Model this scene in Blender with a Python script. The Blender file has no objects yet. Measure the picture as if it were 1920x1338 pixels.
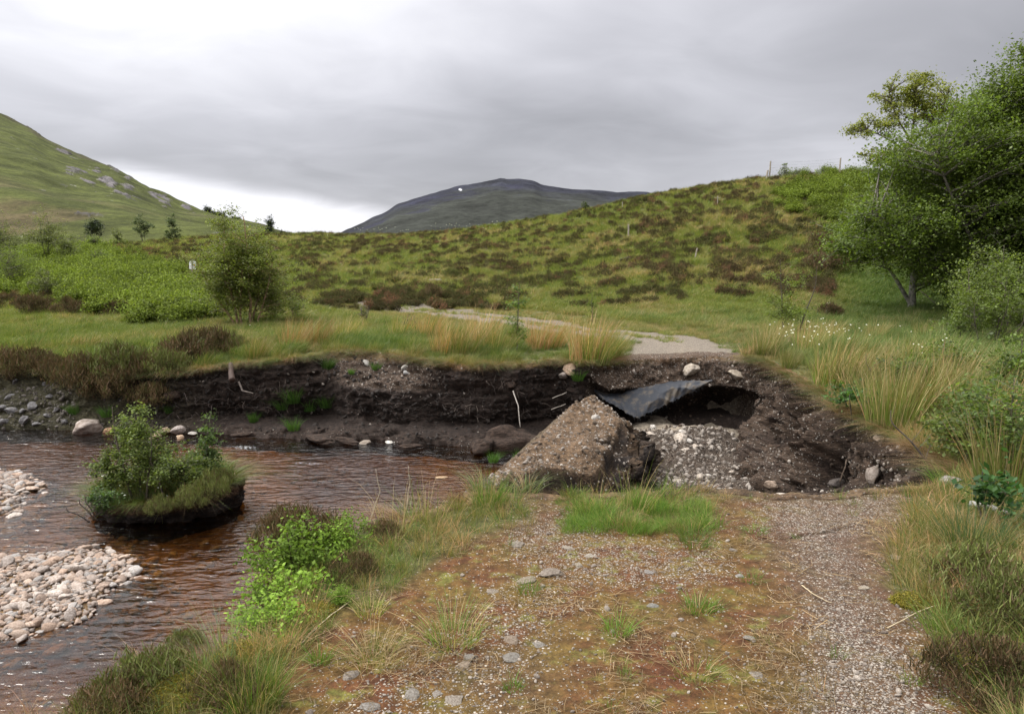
import bpy, math
import numpy as np
from mathutils import Vector
R = math.radians
rng = np.random.default_rng(7)
scn = bpy.context.scene
ROOT = scn.collection

# ------------------------------------------------------------------ camera
F = 1400.0                      # focal length in photo pixels (photo 1920 wide)
TH = math.atan(189 / F)         # pitch down
EYE = 2.0                       # eye height above the track
cam = bpy.data.cameras.new("camera"); camo = bpy.data.objects.new("camera", cam); ROOT.objects.link(camo)
cam.sensor_width = 36; cam.lens = F / 1920 * 36; cam.clip_start = 0.05; cam.clip_end = 20000
camo.location = (0, 0, EYE); camo.rotation_euler = (math.pi / 2 - TH, 0, 0)
scn.camera = camo
scn.render.resolution_x = 1024; scn.render.resolution_y = 713
scn.view_settings.view_transform = 'Standard'; scn.view_settings.look = 'None'
scn.view_settings.exposure = 0.98; scn.view_settings.gamma = 1.0
scn.render.engine = 'CYCLES'
cy = scn.cycles
cy.max_bounces = 5; cy.diffuse_bounces = 2; cy.glossy_bounces = 3; cy.transmission_bounces = 3
cy.transparent_max_bounces = 8; cy.caustics_reflective = False; cy.caustics_refractive = False

# ------------------------------------------------------------------ node helper
class NT:
    def __init__(s, tree): s.t = tree; s.n = tree.nodes; s.l = tree.links
    def new(s, typ, **kw):
        n = s.n.new(typ)
        for k, v in kw.items():
            if k == 'ins':
                for kk, vv in v.items():
                    if hasattr(vv, 'is_output') or isinstance(vv, bpy.types.NodeSocket): s.l.new(vv, n.inputs[kk])
                    else: n.inputs[kk].default_value = vv
            else: setattr(n, k, v)
        return n
    def math(s, op, a, b=None, c=None, clamp=False):
        n = s.n.new('ShaderNodeMath'); n.operation = op; n.use_clamp = clamp
        for i, v in enumerate((a, b, c)):
            if v is None: continue
            if isinstance(v, bpy.types.NodeSocket): s.l.new(v, n.inputs[i])
            else: n.inputs[i].default_value = v
        return n.outputs[0]
    def ramp(s, v, lo, hi, a=0.0, b=1.0, smooth=True):
        n = s.n.new('ShaderNodeMapRange'); n.interpolation_type = 'SMOOTHSTEP' if smooth else 'LINEAR'
        s.l.new(v, n.inputs[0]); n.inputs[1].default_value = lo; n.inputs[2].default_value = hi
        n.inputs[3].default_value = a; n.inputs[4].default_value = b
        return n.outputs[0]
    def mix(s, f, a, b, typ='MIX'):
        n = s.n.new('ShaderNodeMix'); n.data_type = 'RGBA'; n.blend_type = typ
        for i, v in ((0, f), (6, a), (7, b)):
            if isinstance(v, bpy.types.NodeSocket): s.l.new(v, n.inputs[i])
            elif i == 0: n.inputs[0].default_value = v
            else: n.inputs[i].default_value = (*v[:3], 1)
        return n.outputs[2]
    def noise(s, vec, scale, detail=4, rough=0.55, dist=0.0):
        n = s.n.new('ShaderNodeTexNoise'); n.inputs['Scale'].default_value = scale; n.inputs['Detail'].default_value = detail
        n.inputs['Roughness'].default_value = rough; n.inputs['Distortion'].default_value = dist
        if vec is not None: s.l.new(vec, n.inputs['Vector'])
        return n.outputs['Fac']
    def vor(s, vec, scale, feature='F1'):
        n = s.n.new('ShaderNodeTexVoronoi'); n.feature = feature; n.inputs['Scale'].default_value = scale
        if vec is not None: s.l.new(vec, n.inputs['Vector'])
        return n
    def bump(s, h, strength, dist, normal=None):
        n = s.n.new('ShaderNodeBump'); n.inputs['Strength'].default_value = strength; n.inputs['Distance'].default_value = dist
        s.l.new(h, n.inputs['Height'])
        if normal is not None: s.l.new(normal, n.inputs['Normal'])
        return n.outputs[0]

# ------------------------------------------------------------------ world: overcast sky
SUN_EL, SUN_AZ = R(50), R(-72)      # azimuth measured from +Y towards +X
w = bpy.data.worlds.new("World"); scn.world = w; w.use_nodes = True
t = NT(w.node_tree); w.node_tree.nodes.clear()
sky = t.new('ShaderNodeTexSky', sky_type='NISHITA'); sky.sun_disc = False
sky.sun_elevation = SUN_EL; sky.sun_rotation = SUN_AZ
tc = t.new('ShaderNodeTexCoord')
sep = t.new('ShaderNodeSeparateXYZ', ins={0: tc.outputs['Generated']})
X, Y, Z = sep.outputs
zc = t.math('MAXIMUM', Z, 0.0)
den = t.math('ADD', zc, 0.16)
px = t.math('DIVIDE', X, den); py = t.math('DIVIDE', Y, den)
cv = t.new('ShaderNodeCombineXYZ', ins={0: px, 1: py, 2: 0.0}).outputs[0]
cmap = t.new('ShaderNodeMapping', ins={'Vector': cv, 'Scale': (0.95, 1.0, 1), 'Location': (3.1, 1.7, 0), 'Rotation': (0, 0, R(-12))}).outputs[0]
n1 = t.noise(cmap, 0.50, 4, 0.45, 0.5)
n2 = t.noise(cmap, 1.9, 6, 0.5, 0.6)
hx = t.ramp(X, -0.65, 0.62, 0.0, 1.0, smooth=False)          # left bright, right dark
base = t.ramp(hx, 0.0, 1.0, 0.445, 0.222, smooth=False)
top = t.ramp(Z, 0.14, 0.34, 0.0, 1.0)
left_b = t.ramp(X, 0.30, -0.28, 0.0, 1.0)
b1 = t.math('MULTIPLY', t.math('MULTIPLY', top, left_b), 0.20)
b2 = t.math('SUBTRACT', base, t.math('MULTIPLY', t.ramp(Z, 0.30, 0.07, 0.0, 1.0), t.math('MULTIPLY', t.ramp(X, 0.3, -0.1), 0.13)))
cl = t.math('MULTIPLY', t.math('ADD', b2, b1), t.ramp(n1, 0.28, 0.72, 0.80, 1.20))
cl = t.math('MULTIPLY', cl, t.ramp(n2, 0.25, 0.75, 0.90, 1.10))
lowr = t.math('MULTIPLY', t.ramp(Z, 0.17, 0.06), t.ramp(X, 0.05, 0.4))
cl = t.math('ADD', cl, t.math('MULTIPLY', lowr, 0.13))
# clear bright gap under the cloud base, low over the left of the valley
gz = t.math('SUBTRACT', Z, t.ramp(X, -0.45, -0.08, 0.105, 0.045, smooth=False))
gz = t.math('ADD', gz, t.math('MULTIPLY', t.math('SUBTRACT', n2, 0.5), 0.035))
gap = t.math('MULTIPLY', t.ramp(gz, 0.010, -0.014), t.ramp(X, -0.02, -0.18))
cl = t.math('ADD', t.math('MULTIPLY', cl, t.math('SUBTRACT', 1.0, gap)), t.math('MULTIPLY', gap, 0.53))
zen = t.ramp(Z, 0.36, 0.9, 1.0, 4.6)                           # overcast sky: brightest overhead
cl = t.math('MULTIPLY', cl, zen)
ccol = t.mix(t.ramp(cl, 0.3, 0.85), (0.975, 0.972, 1.045), (1.0, 0.997, 1.0))
cs = t.new('ShaderNodeVectorMath', operation='SCALE', ins={0: ccol, 'Scale': cl}).outputs[0]
nis = t.new('ShaderNodeVectorMath', operation='SCALE', ins={0: sky.outputs[0], 'Scale': 0.10}).outputs[0]
sk = t.mix(0.96, nis, cs)
bg = t.new('ShaderNodeBackground', ins={'Color': sk, 'Strength': 1.0})
out = t.new('ShaderNodeOutputWorld'); t.l.new(bg.outputs[0], out.inputs[0])
w.cycles.sampling_method = 'MANUAL'; w.cycles.sample_map_resolution = 512

sun = bpy.data.lights.new("sun", 'SUN'); sun.energy = 1.5; sun.angle = R(18); sun.color = (1.0, 0.965, 0.91)
so = bpy.data.objects.new("sun", sun); ROOT.objects.link(so)
sd = Vector((math.sin(SUN_AZ) * math.cos(SUN_EL), math.cos(SUN_AZ) * math.cos(SUN_EL), math.sin(SUN_EL)))
so.rotation_euler = (-sd).to_track_quat('-Z', 'Y').to_euler(); so.location = sd * 50

# ------------------------------------------------------------------ photo <-> world
CT, ST = math.cos(TH), math.sin(TH)
def ray(u, v):
    a = (np.asarray(u, float) - 960) / F; b = (669 - np.asarray(v, float)) / F
    return a, CT + b * ST, -ST + b * CT
def W(u, v, D):
    a, y, z = ray(u, v); k = D / y
    return np.stack([a * k, y * k, EYE + z * k], -1)
def Wz(u, v, z0=0.0):
    a, y, z = ray(u, v); k = (z0 - EYE) / z
    return np.stack([a * k, y * k, EYE + z * k], -1)
def proj(x, y, z):
    dz = z - EYE; f = np.maximum(y * CT - dz * ST, 1e-3); up = y * ST + dz * CT
    return 960 + F * x / f, 669 - F * up / f
def sm(x, a, b):
    t_ = np.clip((x - a) / (b - a), 0, 1); return t_ * t_ * (3 - 2 * t_)
def hsh(ix, iy, iz, seed):
    h = (ix * 374761393 + iy * 668265263 + iz * 2147483647 + seed * 1274126177) & 0xffffffff
    h = ((h ^ (h >> 13)) * 1274126177) & 0xffffffff
    h = ((h ^ (h >> 16)) * 2246822519) & 0xffffffff
    return ((h ^ (h >> 15)) & 0xffffff) / float(0xffffff)
def vn(x, y, z=None, seed=0):
    x = np.asarray(x, float); y = np.asarray(y, float)
    z = np.zeros_like(x) if z is None else np.asarray(z, float)
    ix, iy, iz = (np.floor(q).astype(np.int64) for q in (x, y, z))
    fx, fy, fz = x - ix, y - iy, z - iz
    fx, fy, fz = (q * q * q * (q * (q * 6 - 15) + 10) for q in (fx, fy, fz))
    r = 0
    for dx in (0, 1):
        for dy in (0, 1):
            for dz in (0, 1):
                wgt = (fx if dx else 1 - fx) * (fy if dy else 1 - fy) * (fz if dz else 1 - fz)
                r = r + wgt * hsh(ix + dx, iy + dy, iz + dz, seed)
    return r * 2 - 1
def fbm(x, y, z=None, o=4, seed=0, g=0.5):
    s = 0; a = 1; n = 0; z = np.zeros_like(x) if z is None else z
    for i in range(o):
        s = s + a * vn(x * 2 ** i + 17.3 * i, y * 2 ** i - 9.1 * i, z * 2 ** i, seed + i); n += a; a *= g
    return s / n
def inpoly(x, y, P):
    P = np.asarray(P, float); ins = np.zeros(np.shape(x), bool)
    for i in range(len(P)):
        x1, y1 = P[i - 1]; x2, y2 = P[i]
        if y1 == y2: continue
        c = ((y1 > y) != (y2 > y)) & (x < (x2 - x1) * (y - y1) / (y2 - y1) + x1); ins ^= c
    return ins
def sdf(x, y, P):                                              # positive inside
    P = np.asarray(P, float); d = np.full(np.shape(x), 1e18)
    for i in range(len(P)):
        ax, ay = P[i - 1]; bx, by = P[i]; vx, vy = bx - ax, by - ay
        t_ = np.clip(((x - ax) * vx + (y - ay) * vy) / (vx * vx + vy * vy + 1e-12), 0, 1)
        d = np.minimum(d, (x - ax - t_ * vx) ** 2 + (y - ay - t_ * vy) ** 2)
    d = np.sqrt(d); return np.where(inpoly(x, y, P), d, -d)

# ------------------------------------------------------------------ the land's shape
WATER = -1.2
# rim of the river channel and of the washed-out pit: (photo x, photo y, distance), foot (photo x, photo y, z of foot)
RIM = [(-900, 700, 15.6, -900, 806, WATER), (-300, 700, 15.2, -300, 806, WATER), (0, 692, 15.0, 0, 806, WATER), (100, 705, 14.8, 100, 808, WATER),
 (200, 718, 14.2, 200, 808, WATER), (300, 708, 14.0, 300, 812, WATER), (430, 690, 14.0, 430, 818, WATER), (520, 681, 13.9, 520, 828, WATER),
 (580, 670, 14.1, 580, 829, WATER), (620, 657, 14.6, 640, 828, WATER), (700, 656, 14.6, 700, 830, WATER), (770, 670, 14.0, 770, 834, WATER),
 (830, 684, 13.5, 830, 839, WATER), (860, 695, 13.25, 870, 843, WATER), (960, 694, 13.3, 935, 843, WATER), (1010, 680, 13.6, 990, 838, WATER),
 (1050, 676, 13.8, 1040, 826, WATER), (1078, 694, 13.35, 1085, 815, -1.1), (1110, 688, 13.4, 1125, 806, -1.08), (1170, 676, 13.7, 1180, 803, -1.08),
 (1250, 669, 13.85, 1250, 800, -1.08), (1330, 664, 13.95, 1320, 797, -1.08), (1400, 668, 13.75, 1375, 800, -1.08), (1445, 676, 13.35, 1402, 812, -1.08),
 (1480, 702, 12.4, 1420, 838, -1.06), (1540, 755, 10.55, 1428, 880, -1.05), (1590, 786, 9.3, 1450, 925, -1.05), (1650, 798, 8.85, 1510, 960, -1.02),
 (1690, 842, 7.8, 1580, 1000, -1.0), (1712, 870, 7.25, 1625, 1020, -0.95), (1780, 890, 6.85, 1690, 1020, -0.9), (1790, 906, 6.55, 1715, 1020, -0.85),
 (1720, 927, 6.3, 1690, 1020, -0.85), (1640, 932, 6.2, 1625, 1030, -0.95), (1560, 941, 6.1, 1550, 1040, -1.0), (1500, 946, 6.05, 1500, 1010, -0.85),
 (1430, 940, 6.1, 1430, 1010, -0.85), (1380, 934, 6.2, 1380, 1010, -0.85), (1300, 930, 6.25, 1300, 1010, -0.85), (1200, 940, 6.15, 1200, 1010, -0.85),
 (1130, 945, 6.1, 1130, 1010, -0.85), (1040, 945, 6.1, 1040, 1010, -0.9), (950, 940, 6.15, 950, 1010, -1.0), (880, 925, 6.3, 880, 1010, -1.2),
 (800, 975, 5.7, 790, 1060, -1.3), (700, 1020, 5.25, 690, 1110, -1.3), (600, 1070, 4.8, 585, 1160, -1.3), (545, 1130, 4.3, 520, 1220, -1.3),
 (508, 1205, 3.85, 480, 1290, -1.3), (430, 1275, 3.5, 400, 1370, -1.3), (300, 1320, 3.3, 270, 1430, -1.3), (130, 1390, 3.0, 60, 1550, -1.3)]
rimw = np.array([W(a, b, d) for a, b, d, *_ in RIM])
footw = np.array([Wz(a, b, z) for _, _, _, a, b, z in RIM])
ext_r = np.array([[-3.4, 1.6, 0], [-5.5, -4, 0], [-14, -14, 0]]); ext_f = ext_r + np.array([[-.4, .25, -1.3]])
rimw = np.vstack([rimw, ext_r]); footw = np.vstack([footw, ext_f])
VOID = np.vstack([rimw[:, :2], [[-60, -20]], [[-60, 16]]])
def rim_noise(x, y): return 0.15 * fbm(x * 1.3, y * 1.3, o=4, seed=11) + 0.07 * fbm(x * 4.5, y * 4.5, o=3, seed=12)

COLS = {-900: [(15.5, 700), (19, 645), (25, 590), (32, 560), (42, 520), (57, 490), (75, 472)],
 -300: [(15.2, 700), (19, 645), (25, 595), (32, 560), (42, 520), (57, 485), (75, 468)],
 0: [(15, 691), (18, 650), (24, 600), (30, 562), (40, 520), (55, 483), (72, 466)],
 200: [(14.2, 717), (17, 657), (22, 612), (28, 572), (36, 527), (48, 487), (66, 462)],
 400: [(14, 690), (17, 647), (22, 613), (26, 590), (32, 545), (40, 500), (52, 462), (66, 438)],
 600: [(14.6, 657), (18, 632), (24, 596), (28, 573), (36, 522), (46, 482), (58, 452), (72, 434)],
 800: [(13.9, 675), (18, 632), (24, 597), (28, 574), (34, 535), (42, 500), (52, 470), (66, 438)],
 1000: [(13.5, 684), (18, 635), (22, 606), (27, 580), (32, 545), (40, 497), (48, 462), (62, 411)],
 1200: [(13.8, 673), (18, 636), (22, 608), (25, 588), (30, 540), (38, 480), (46, 425), (58, 361)],
 1350: [(13.9, 665), (18, 636), (21, 613), (24, 590), (30, 530), (38, 455), (46, 395), (56, 337)],
 1450: [(13.4, 677), (18, 638), (22, 604), (26, 565), (32, 495), (40, 420), (48, 365), (56, 330)],
 1600: [(13, 685), (18, 640), (22, 604), (27, 560), (33, 495), (40, 430), (48, 370), (56, 318)],
 1750: [(13, 685), (18, 640), (23, 600), (28, 560), (34, 500), (42, 430), (58, 325)],
 1920: [(13, 685), (18, 640), (24, 597), (30, 560), (38, 500), (50, 420), (62, 345)],
 2600: [(13, 685), (18, 640), (24, 597), (30, 560), (38, 500), (50, 420), (62, 345)]}
LD = np.linspace(math.log(12.5), math.log(140), 170); DD = np.exp(LD)
us = sorted(COLS); AZ = np.linspace(-1.3, 1.3, 261); tab = np.zeros((len(us), len(DD)))
for i, u in enumerate(us):
    c = COLS[u]; ds = [12.5] + [d for d, _ in c]; zs = [float(W(u, v, d)[2]) for d, v in c]; zs = [zs[0] * 0.6] + zs
    tab[i] = np.interp(DD, ds, zs)
    m = DD > ds[-1]; e = DD[m] - ds[-1]; tab[i][m] = zs[-1] - 0.10 * e - 0.0012 * e * e * (e < 60) - (e >= 60) * 0.0012 * 3600
azs = [(u - 960) / F / 1.012 for u in us]
G = np.stack([np.interp(AZ, azs, tab[:, j]) for j in range(len(DD))], 1)
def gsm(A, ax, s):
    k = np.exp(-0.5 * (np.arange(-3 * s, 3 * s + 1) / s) ** 2); k /= k.sum()
    return np.apply_along_axis(lambda q: np.convolve(np.pad(q, 3 * s, mode='edge'), k, 'valid'), ax, A)
G = gsm(gsm(G, 0, 5), 1, 2)
def base_h(x, y):
    yy = np.maximum(y, 0.5); a = np.clip(x / yy, -1.29, 1.29); l = np.clip(np.log(yy), LD[0], LD[-1] - 1e-6)
    fi = (a - AZ[0]) / (AZ[1] - AZ[0]); fj = (l - LD[0]) / (LD[1] - LD[0])
    i = np.clip(fi.astype(int), 0, len(AZ) - 2); j = np.clip(fj.astype(int), 0, len(LD) - 2); fi = fi - i; fj = fj - j
    g = (G[i, j] * (1 - fi) * (1 - fj) + G[i + 1, j] * fi * (1 - fj) + G[i, j + 1] * (1 - fi) * fj + G[i + 1, j + 1] * fi * fj)
    wv = sm(y, 11.0, 12.6); z = g * wv
    u, v = proj(x, y, z)
    z = z + 0.10 * sm(y, 16, 26) * fbm(x / 2.2, y / 2.2, o=4, seed=3) * sm(np.abs(y), 16, 24) + 0.22 * sm(y, 26, 40) * fbm(x / 7, y / 7, o=3, seed=4)
    # near ground: gentle camber and ruts, verge rises on the right
    z = z + 0.012 * fbm(x * 1.2, y * 1.2, o=4, seed=5) + 0.05 * fbm(x / 1.2, y / 1.2, o=3, seed=6) * sm(x - 0.42 * y, 0.3, 1.5) + 0.10 * sm(x - 0.48 * y, 0.2, 2.0) * sm(y, -2, 4)
    cr = dline(x, y, CRK); z = z - .035 * np.exp(-(cr / .012) ** 2) * (np.abs(y - 5.7) < 1.2)
    return z
CRK = np.array([Wz(a, b)[:2] for a, b in ((1405, 1012), (1440, 1008), (1475, 1009), (1510, 1001), (1545, 997), (1575, 990), (1600, 984))])
def dline(x, y, L):
    d = np.full(np.shape(x), 1e18)
    for i in range(len(L) - 1):
        a, b = L[i], L[i + 1]; v = b - a; t_ = np.clip(((x - a[0]) * v[0] + (y - a[1]) * v[1]) / (v @ v), 0, 1)
        d = np.minimum(d, (x - a[0] - t_ * v[0]) ** 2 + (y - a[1] - t_ * v[1]) ** 2)
    return np.sqrt(d)
BAR1 = [(-600, 1040), (0, 1042), (150, 1034), (225, 1040), (255, 1072), (200, 1105), (165, 1150), (100, 1178), (20, 1200), (-100, 1215), (-600, 1230)]
BAR2 = [(-600, 885), (0, 890), (50, 898), (85, 912), (40, 930), (25, 955), (-30, 962), (-600, 965)]
def bed_h(x, y):
    u, v = proj(x, y, np.full(np.shape(x), WATER))
    z = -1.40 + 0.07 * fbm(x * 1.1, y * 1.1, o=4, seed=21)
    k1 = sm(sdf(u, v, BAR1) + 14 * fbm(x * 3, y * 3, seed=22), -70, 30); k2 = sm(sdf(u, v, BAR2) + 8 * fbm(x * 3, y * 3, seed=23), -50, 20)
    z = z + np.maximum(k1, k2) * (-1.155 - z)
    xc = np.interp(y, [6.2, 11.3, 12.3, 14.5], [-0.35, 1.15, 1.25, 1.0])
    wp = sm(x - xc, -0.15, 0.25) * (y > 3.5)
    pit = -1.13 + 0.20 * fbm(x * 1.2, y * 1.2, o=5, seed=24) + 0.12 * sm(y, 8.6, 7.0) + 0.22 * np.exp(-((x - 2.9) ** 2 + (y - 12.3) ** 2) / 1.0)
    return z * (1 - wp) + pit * wp
def void_s(x, y):
    near = (y < 22) & (y > -25)
    s = np.full(np.shape(x), -9.0)
    s[near] = sdf(x[near], y[near], VOID) + rim_noise(x[near], y[near])
    return s
def pbw(x, y): return sm(x, 1.7, 2.2) * (1 - sm(x, 4.1, 4.6)) * sm(y, 12.2, 12.9)
def H(x, y, s=None, full=False):
    x = np.atleast_1d(np.asarray(x, float)); y = np.atleast_1d(np.asarray(y, float))
    s = void_s(x, y) if s is None else s
    z = base_h(x, y); k = sm(s + .5 * pbw(x, y), -0.10, -0.02); m = k > 0
    z2 = z.copy(); z2[m] = z[m] * (1 - k[m]) + bed_h(x[m], y[m]) * k[m]
    return (z2, s) if full else z2

# ------------------------------------------------------------------ mesh helpers
def mesh(name, V, Fs, col=None, mats=(), smooth=False, attrs=None):
    me = bpy.data.meshes.new(name); V = np.asarray(V, np.float32)
    if not isinstance(Fs, (list, tuple)): Fs = [Fs]
    Fs = [np.asarray(f, np.int32) for f in Fs if len(f)]
    me.vertices.add(len(V)); me.vertices.foreach_set('co', V.ravel())
    loops = np.concatenate([f.ravel() for f in Fs]); cnt = np.concatenate([np.full(len(f), f.shape[1], np.int32) for f in Fs])
    st = np.concatenate([[0], np.cumsum(cnt)[:-1]]).astype(np.int32)
    me.loops.add(len(loops)); me.loops.foreach_set('vertex_index', loops)
    me.polygons.add(len(cnt)); me.polygons.foreach_set('loop_start', st); me.polygons.foreach_set('loop_total', cnt)
    if smooth: me.polygons.foreach_set('use_smooth', np.ones(len(cnt), bool))
    if col is not None:
        a = me.attributes.new('c', 'FLOAT_COLOR', 'POINT'); cc = np.ones((len(V), 4), np.float32); cc[:, :3] = col; a.data.foreach_set('color', cc.ravel())
    for k, v in (attrs or {}).items():
        a = me.attributes.new(k, 'FLOAT', 'POINT'); a.data.foreach_set('value', np.asarray(v, np.float32))
    for m in mats: me.materials.append(m)
    me.update(calc_edges=True); me.validate(clean_customdata=False)
    return me
def obj(name, me, parent=None, loc=None, rot=None, scl=None):
    o = bpy.data.objects.new(name, me); ROOT.objects.link(o)
    if parent is not None: o.parent = parent
    if loc is not None: o.location = [float(q) for q in loc]
    if rot is not None: o.rotation_euler = rot
    if scl is not None: o.scale = (scl, scl, scl) if np.isscalar(scl) else scl
    return o
def tag(o, label, cat, group=None, kind=None):
    if label: o['label'] = label
    if cat: o['category'] = cat
    if group: o['group'] = group
    if kind: o['kind'] = kind
    return o
def struct(name, me, label=None):
    o = obj(name, me); o['kind'] = 'structure'
    if label: o['label'] = label; o['category'] = name.replace('_', ' ')
    return o
def grid_faces(n, m, wrap=False):
    i, j = np.meshgrid(np.arange(n - (0 if wrap else 1)), np.arange(m - 1), indexing='ij'); i2 = (i + 1) % n
    return np.stack([i * m + j, i2 * m + j, i2 * m + j + 1, i * m + j + 1], -1).reshape(-1, 4)
def tube(P, rad, k=6):
    P = np.asarray(P, float); n = len(P); rad = np.broadcast_to(rad, (n,)).astype(float)
    T = np.gradient(P, axis=0); T /= np.linalg.norm(T, axis=1)[:, None] + 1e-9
    a = np.cross(T, np.where(np.abs(T[:, 2:3]) < .9, [[0, 0, 1.]], [[1., 0, 0]])); a /= np.linalg.norm(a, axis=1)[:, None] + 1e-9
    b = np.cross(T, a); th = np.arange(k) * 2 * math.pi / k
    V = P[:, None] + rad[:, None, None] * (a[:, None] * np.cos(th)[None, :, None] + b[:, None] * np.sin(th)[None, :, None])
    i, j = np.meshgrid(np.arange(n - 1), np.arange(k), indexing='ij'); j2 = (j + 1) % k
    Fc = np.stack([i * k + j, i * k + j2, (i + 1) * k + j2, (i + 1) * k + j], -1).reshape(-1, 4)
    V = np.vstack([V.reshape(-1, 3), P[-1:], P[:1]]); e = n * k
    cap = np.stack([(n - 1) * k + np.arange(k), (n - 1) * k + (np.arange(k) + 1) % k, np.full(k, e)], -1)
    cap2 = np.stack([(np.arange(k) + 1) % k, np.arange(k), np.full(k, e + 1)], -1)
    return V, Fc, np.vstack([cap, cap2])
class Bag:
    def __init__(s): s.V = []; s.Q = []; s.T = []; s.C = []; s.n = 0
    def add(s, V, Q=None, T=None, C=(1, 1, 1)):
        s.V.append(np.asarray(V, float))
        if Q is not None and len(Q): s.Q.append(np.asarray(Q) + s.n)
        if T is not None and len(T): s.T.append(np.asarray(T) + s.n)
        s.C.append(np.broadcast_to(np.asarray(C, float), (len(V), 3))); s.n += len(V)
    def tube(s, P, r, k=6, C=(1, 1, 1)):
        V, Q, T = tube(P, r, k); s.add(V, Q, T, C)
    def mesh(s, name, mats, smooth=True, jit=None):
        Fs = ([np.vstack(s.Q)] if s.Q else []) + ([np.vstack(s.T)] if s.T else [])
        return mesh(name, np.vstack(s.V), Fs, np.vstack(s.C), mats, smooth)

# ------------------------------------------------------------------ materials
def newmat(name):
    m = bpy.data.materials.new(name); m.use_nodes = True; m.node_tree.nodes.clear(); return m, NT(m.node_tree)
def finish(t, sh):
    o = t.new('ShaderNodeOutputMaterial'); t.l.new(sh, o.inputs[0])
def plantmat(name, mode, transl=0.32, gloss=0.04, var=0.3):
    m, t = newmat(name)
    c = t.new('ShaderNodeAttribute', attribute_name='c').outputs['Color']
    if mode == 'inst':
        ti = t.new('ShaderNodeAttribute', attribute_name='tint', attribute_type='INSTANCER').outputs['Color']
        c = t.mix(1.0, c, ti, 'MULTIPLY')
    oi = t.new('ShaderNodeObjectInfo')
    v = t.ramp(oi.outputs['Random'], 0, 1, 1 - var, 1 + var, smooth=False)
    c = t.new('ShaderNodeVectorMath', operation='SCALE', ins={0: c, 'Scale': v}).outputs[0]
    d = t.new('ShaderNodeBsdfDiffuse', ins={'Color': c})
    tc_ = t.new('ShaderNodeVectorMath', operation='MULTIPLY', ins={0: c, 1: (1.25, 1.3, 0.6)}).outputs[0]
    tr = t.new('ShaderNodeBsdfTranslucent', ins={'Color': tc_})
    mx = t.new('ShaderNodeMixShader', ins={0: transl, 1: d.outputs[0], 2: tr.outputs[0]})
    if gloss > 0:
        g = t.new('ShaderNodeBsdfGlossy', ins={'Color': (1, 1, 1, 1), 'Roughness': 0.42})
        lw = t.new('ShaderNodeLayerWeight', ins={'Blend': 0.15})
        f = t.math('MULTIPLY', t.math('ADD', lw.outputs['Fresnel'], 0.15), gloss)
        mx = t.new('ShaderNodeMixShader', ins={0: f, 1: mx.outputs[0], 2: g.outputs[0]})
    finish(t, mx.outputs[0]); return m
M_plant = plantmat('plant', 'own'); M_inst = plantmat('plant_inst', 'inst', var=0.18)
M_leaf = plantmat('leaf', 'own', 0.45, 0.09, 0.06)
M_heath = plantmat('heather', 'own', 0.12, 0.03, 0.2); M_heath_i = plantmat('heather_inst', 'inst', 0.12, 0.03, 0.2)
def rockmat(name, mode='own', scale=9.0, lich=0.25, peb=0):
    m, t = newmat(name)
    co = t.new('ShaderNodeTexCoord').outputs['Object']
    oi = t.new('ShaderNodeObjectInfo')
    off = t.new('ShaderNodeVectorMath', operation='ADD', ins={0: co, 1: oi.outputs['Location']}).outputs[0]
    c = t.new('ShaderNodeAttribute', attribute_name='c').outputs['Color']
    if mode == 'inst': c = t.mix(1.0, c, t.new('ShaderNodeAttribute', attribute_name='tint', attribute_type='INSTANCER').outputs['Color'], 'MULTIPLY')
    elif mode == 'obj': c = t.mix(1.0, c, oi.outputs['Color'], 'MULTIPLY')
    n = t.noise(off, scale, 6, 0.6); n2 = t.noise(off, scale * 4, 4, 0.6)
    c = t.mix(t.ramp(n, 0.35, 0.65), c, t.mix(1.0, c, (0.55, 0.5, 0.45), 'MULTIPLY'))
    c = t.mix(t.math('MULTIPLY', t.ramp(n2, 0.55, 0.7), lich), c, (0.42, 0.41, 0.36))
    p = t.new('ShaderNodeBsdfPrincipled', ins={'Base Color': c, 'Roughness': 0.85})
    t.l.new(t.bump(t.math('ADD', n, t.math('MULTIPLY', n2, 0.4)), 0.6, 0.02), p.inputs['Normal'])
    finish(t, p.outputs[0]); return m
M_rock = rockmat('rock', 'obj'); M_rock_i = rockmat('rock_inst', 'inst', 14, 0.15)
def simplemat(name, col, rough=0.8, nscale=8, nstr=0.35, bumpd=0.01, attr=False):
    m, t = newmat(name); co = t.new('ShaderNodeTexCoord').outputs['Object']
    n = t.noise(co, nscale, 5, 0.6)
    b = t.new('ShaderNodeAttribute', attribute_name='c').outputs['Color'] if attr else None
    if b is None:
        b = t.new('ShaderNodeRGB'); b.outputs[0].default_value = (*col, 1); b = b.outputs[0]
    c = t.new('ShaderNodeVectorMath', operation='SCALE', ins={0: b, 'Scale': t.ramp(n, 0.3, 0.7, 1 - nstr, 1 + nstr)}).outputs[0]
    p = t.new('ShaderNodeBsdfPrincipled', ins={'Base Color': c, 'Roughness': rough})
    t.l.new(t.bump(n, 0.5, bumpd), p.inputs['Normal']); finish(t, p.outputs[0]); return m
M_bark = simplemat('bark', (0.1, 0.08, 0.065), 0.85, 14, 0.5, 0.02, attr=True)
M_wood = simplemat('weathered_wood', (0.30, 0.26, 0.21), 0.8, 25, 0.35, 0.004)
M_root = simplemat('root', (0.2, 0.17, 0.13), 0.8, 30, 0.3, 0.003, attr=True)
M_white = simplemat('white_paint', (0.8, 0.8, 0.8), 0.5, 3, 0.04, 0.0005)
M_yellow = simplemat('yellow_paint', (0.75, 0.50, 0.03), 0.5, 3, 0.04, 0.0005)
M_black = simplemat('black_paint', (0.02, 0.02, 0.02), 0.5, 3, 0.04, 0.0005)
M_wire = simplemat('galvanised_wire', (0.32, 0.32, 0.33), 0.5, 3, 0.1, 0.0005)

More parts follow.
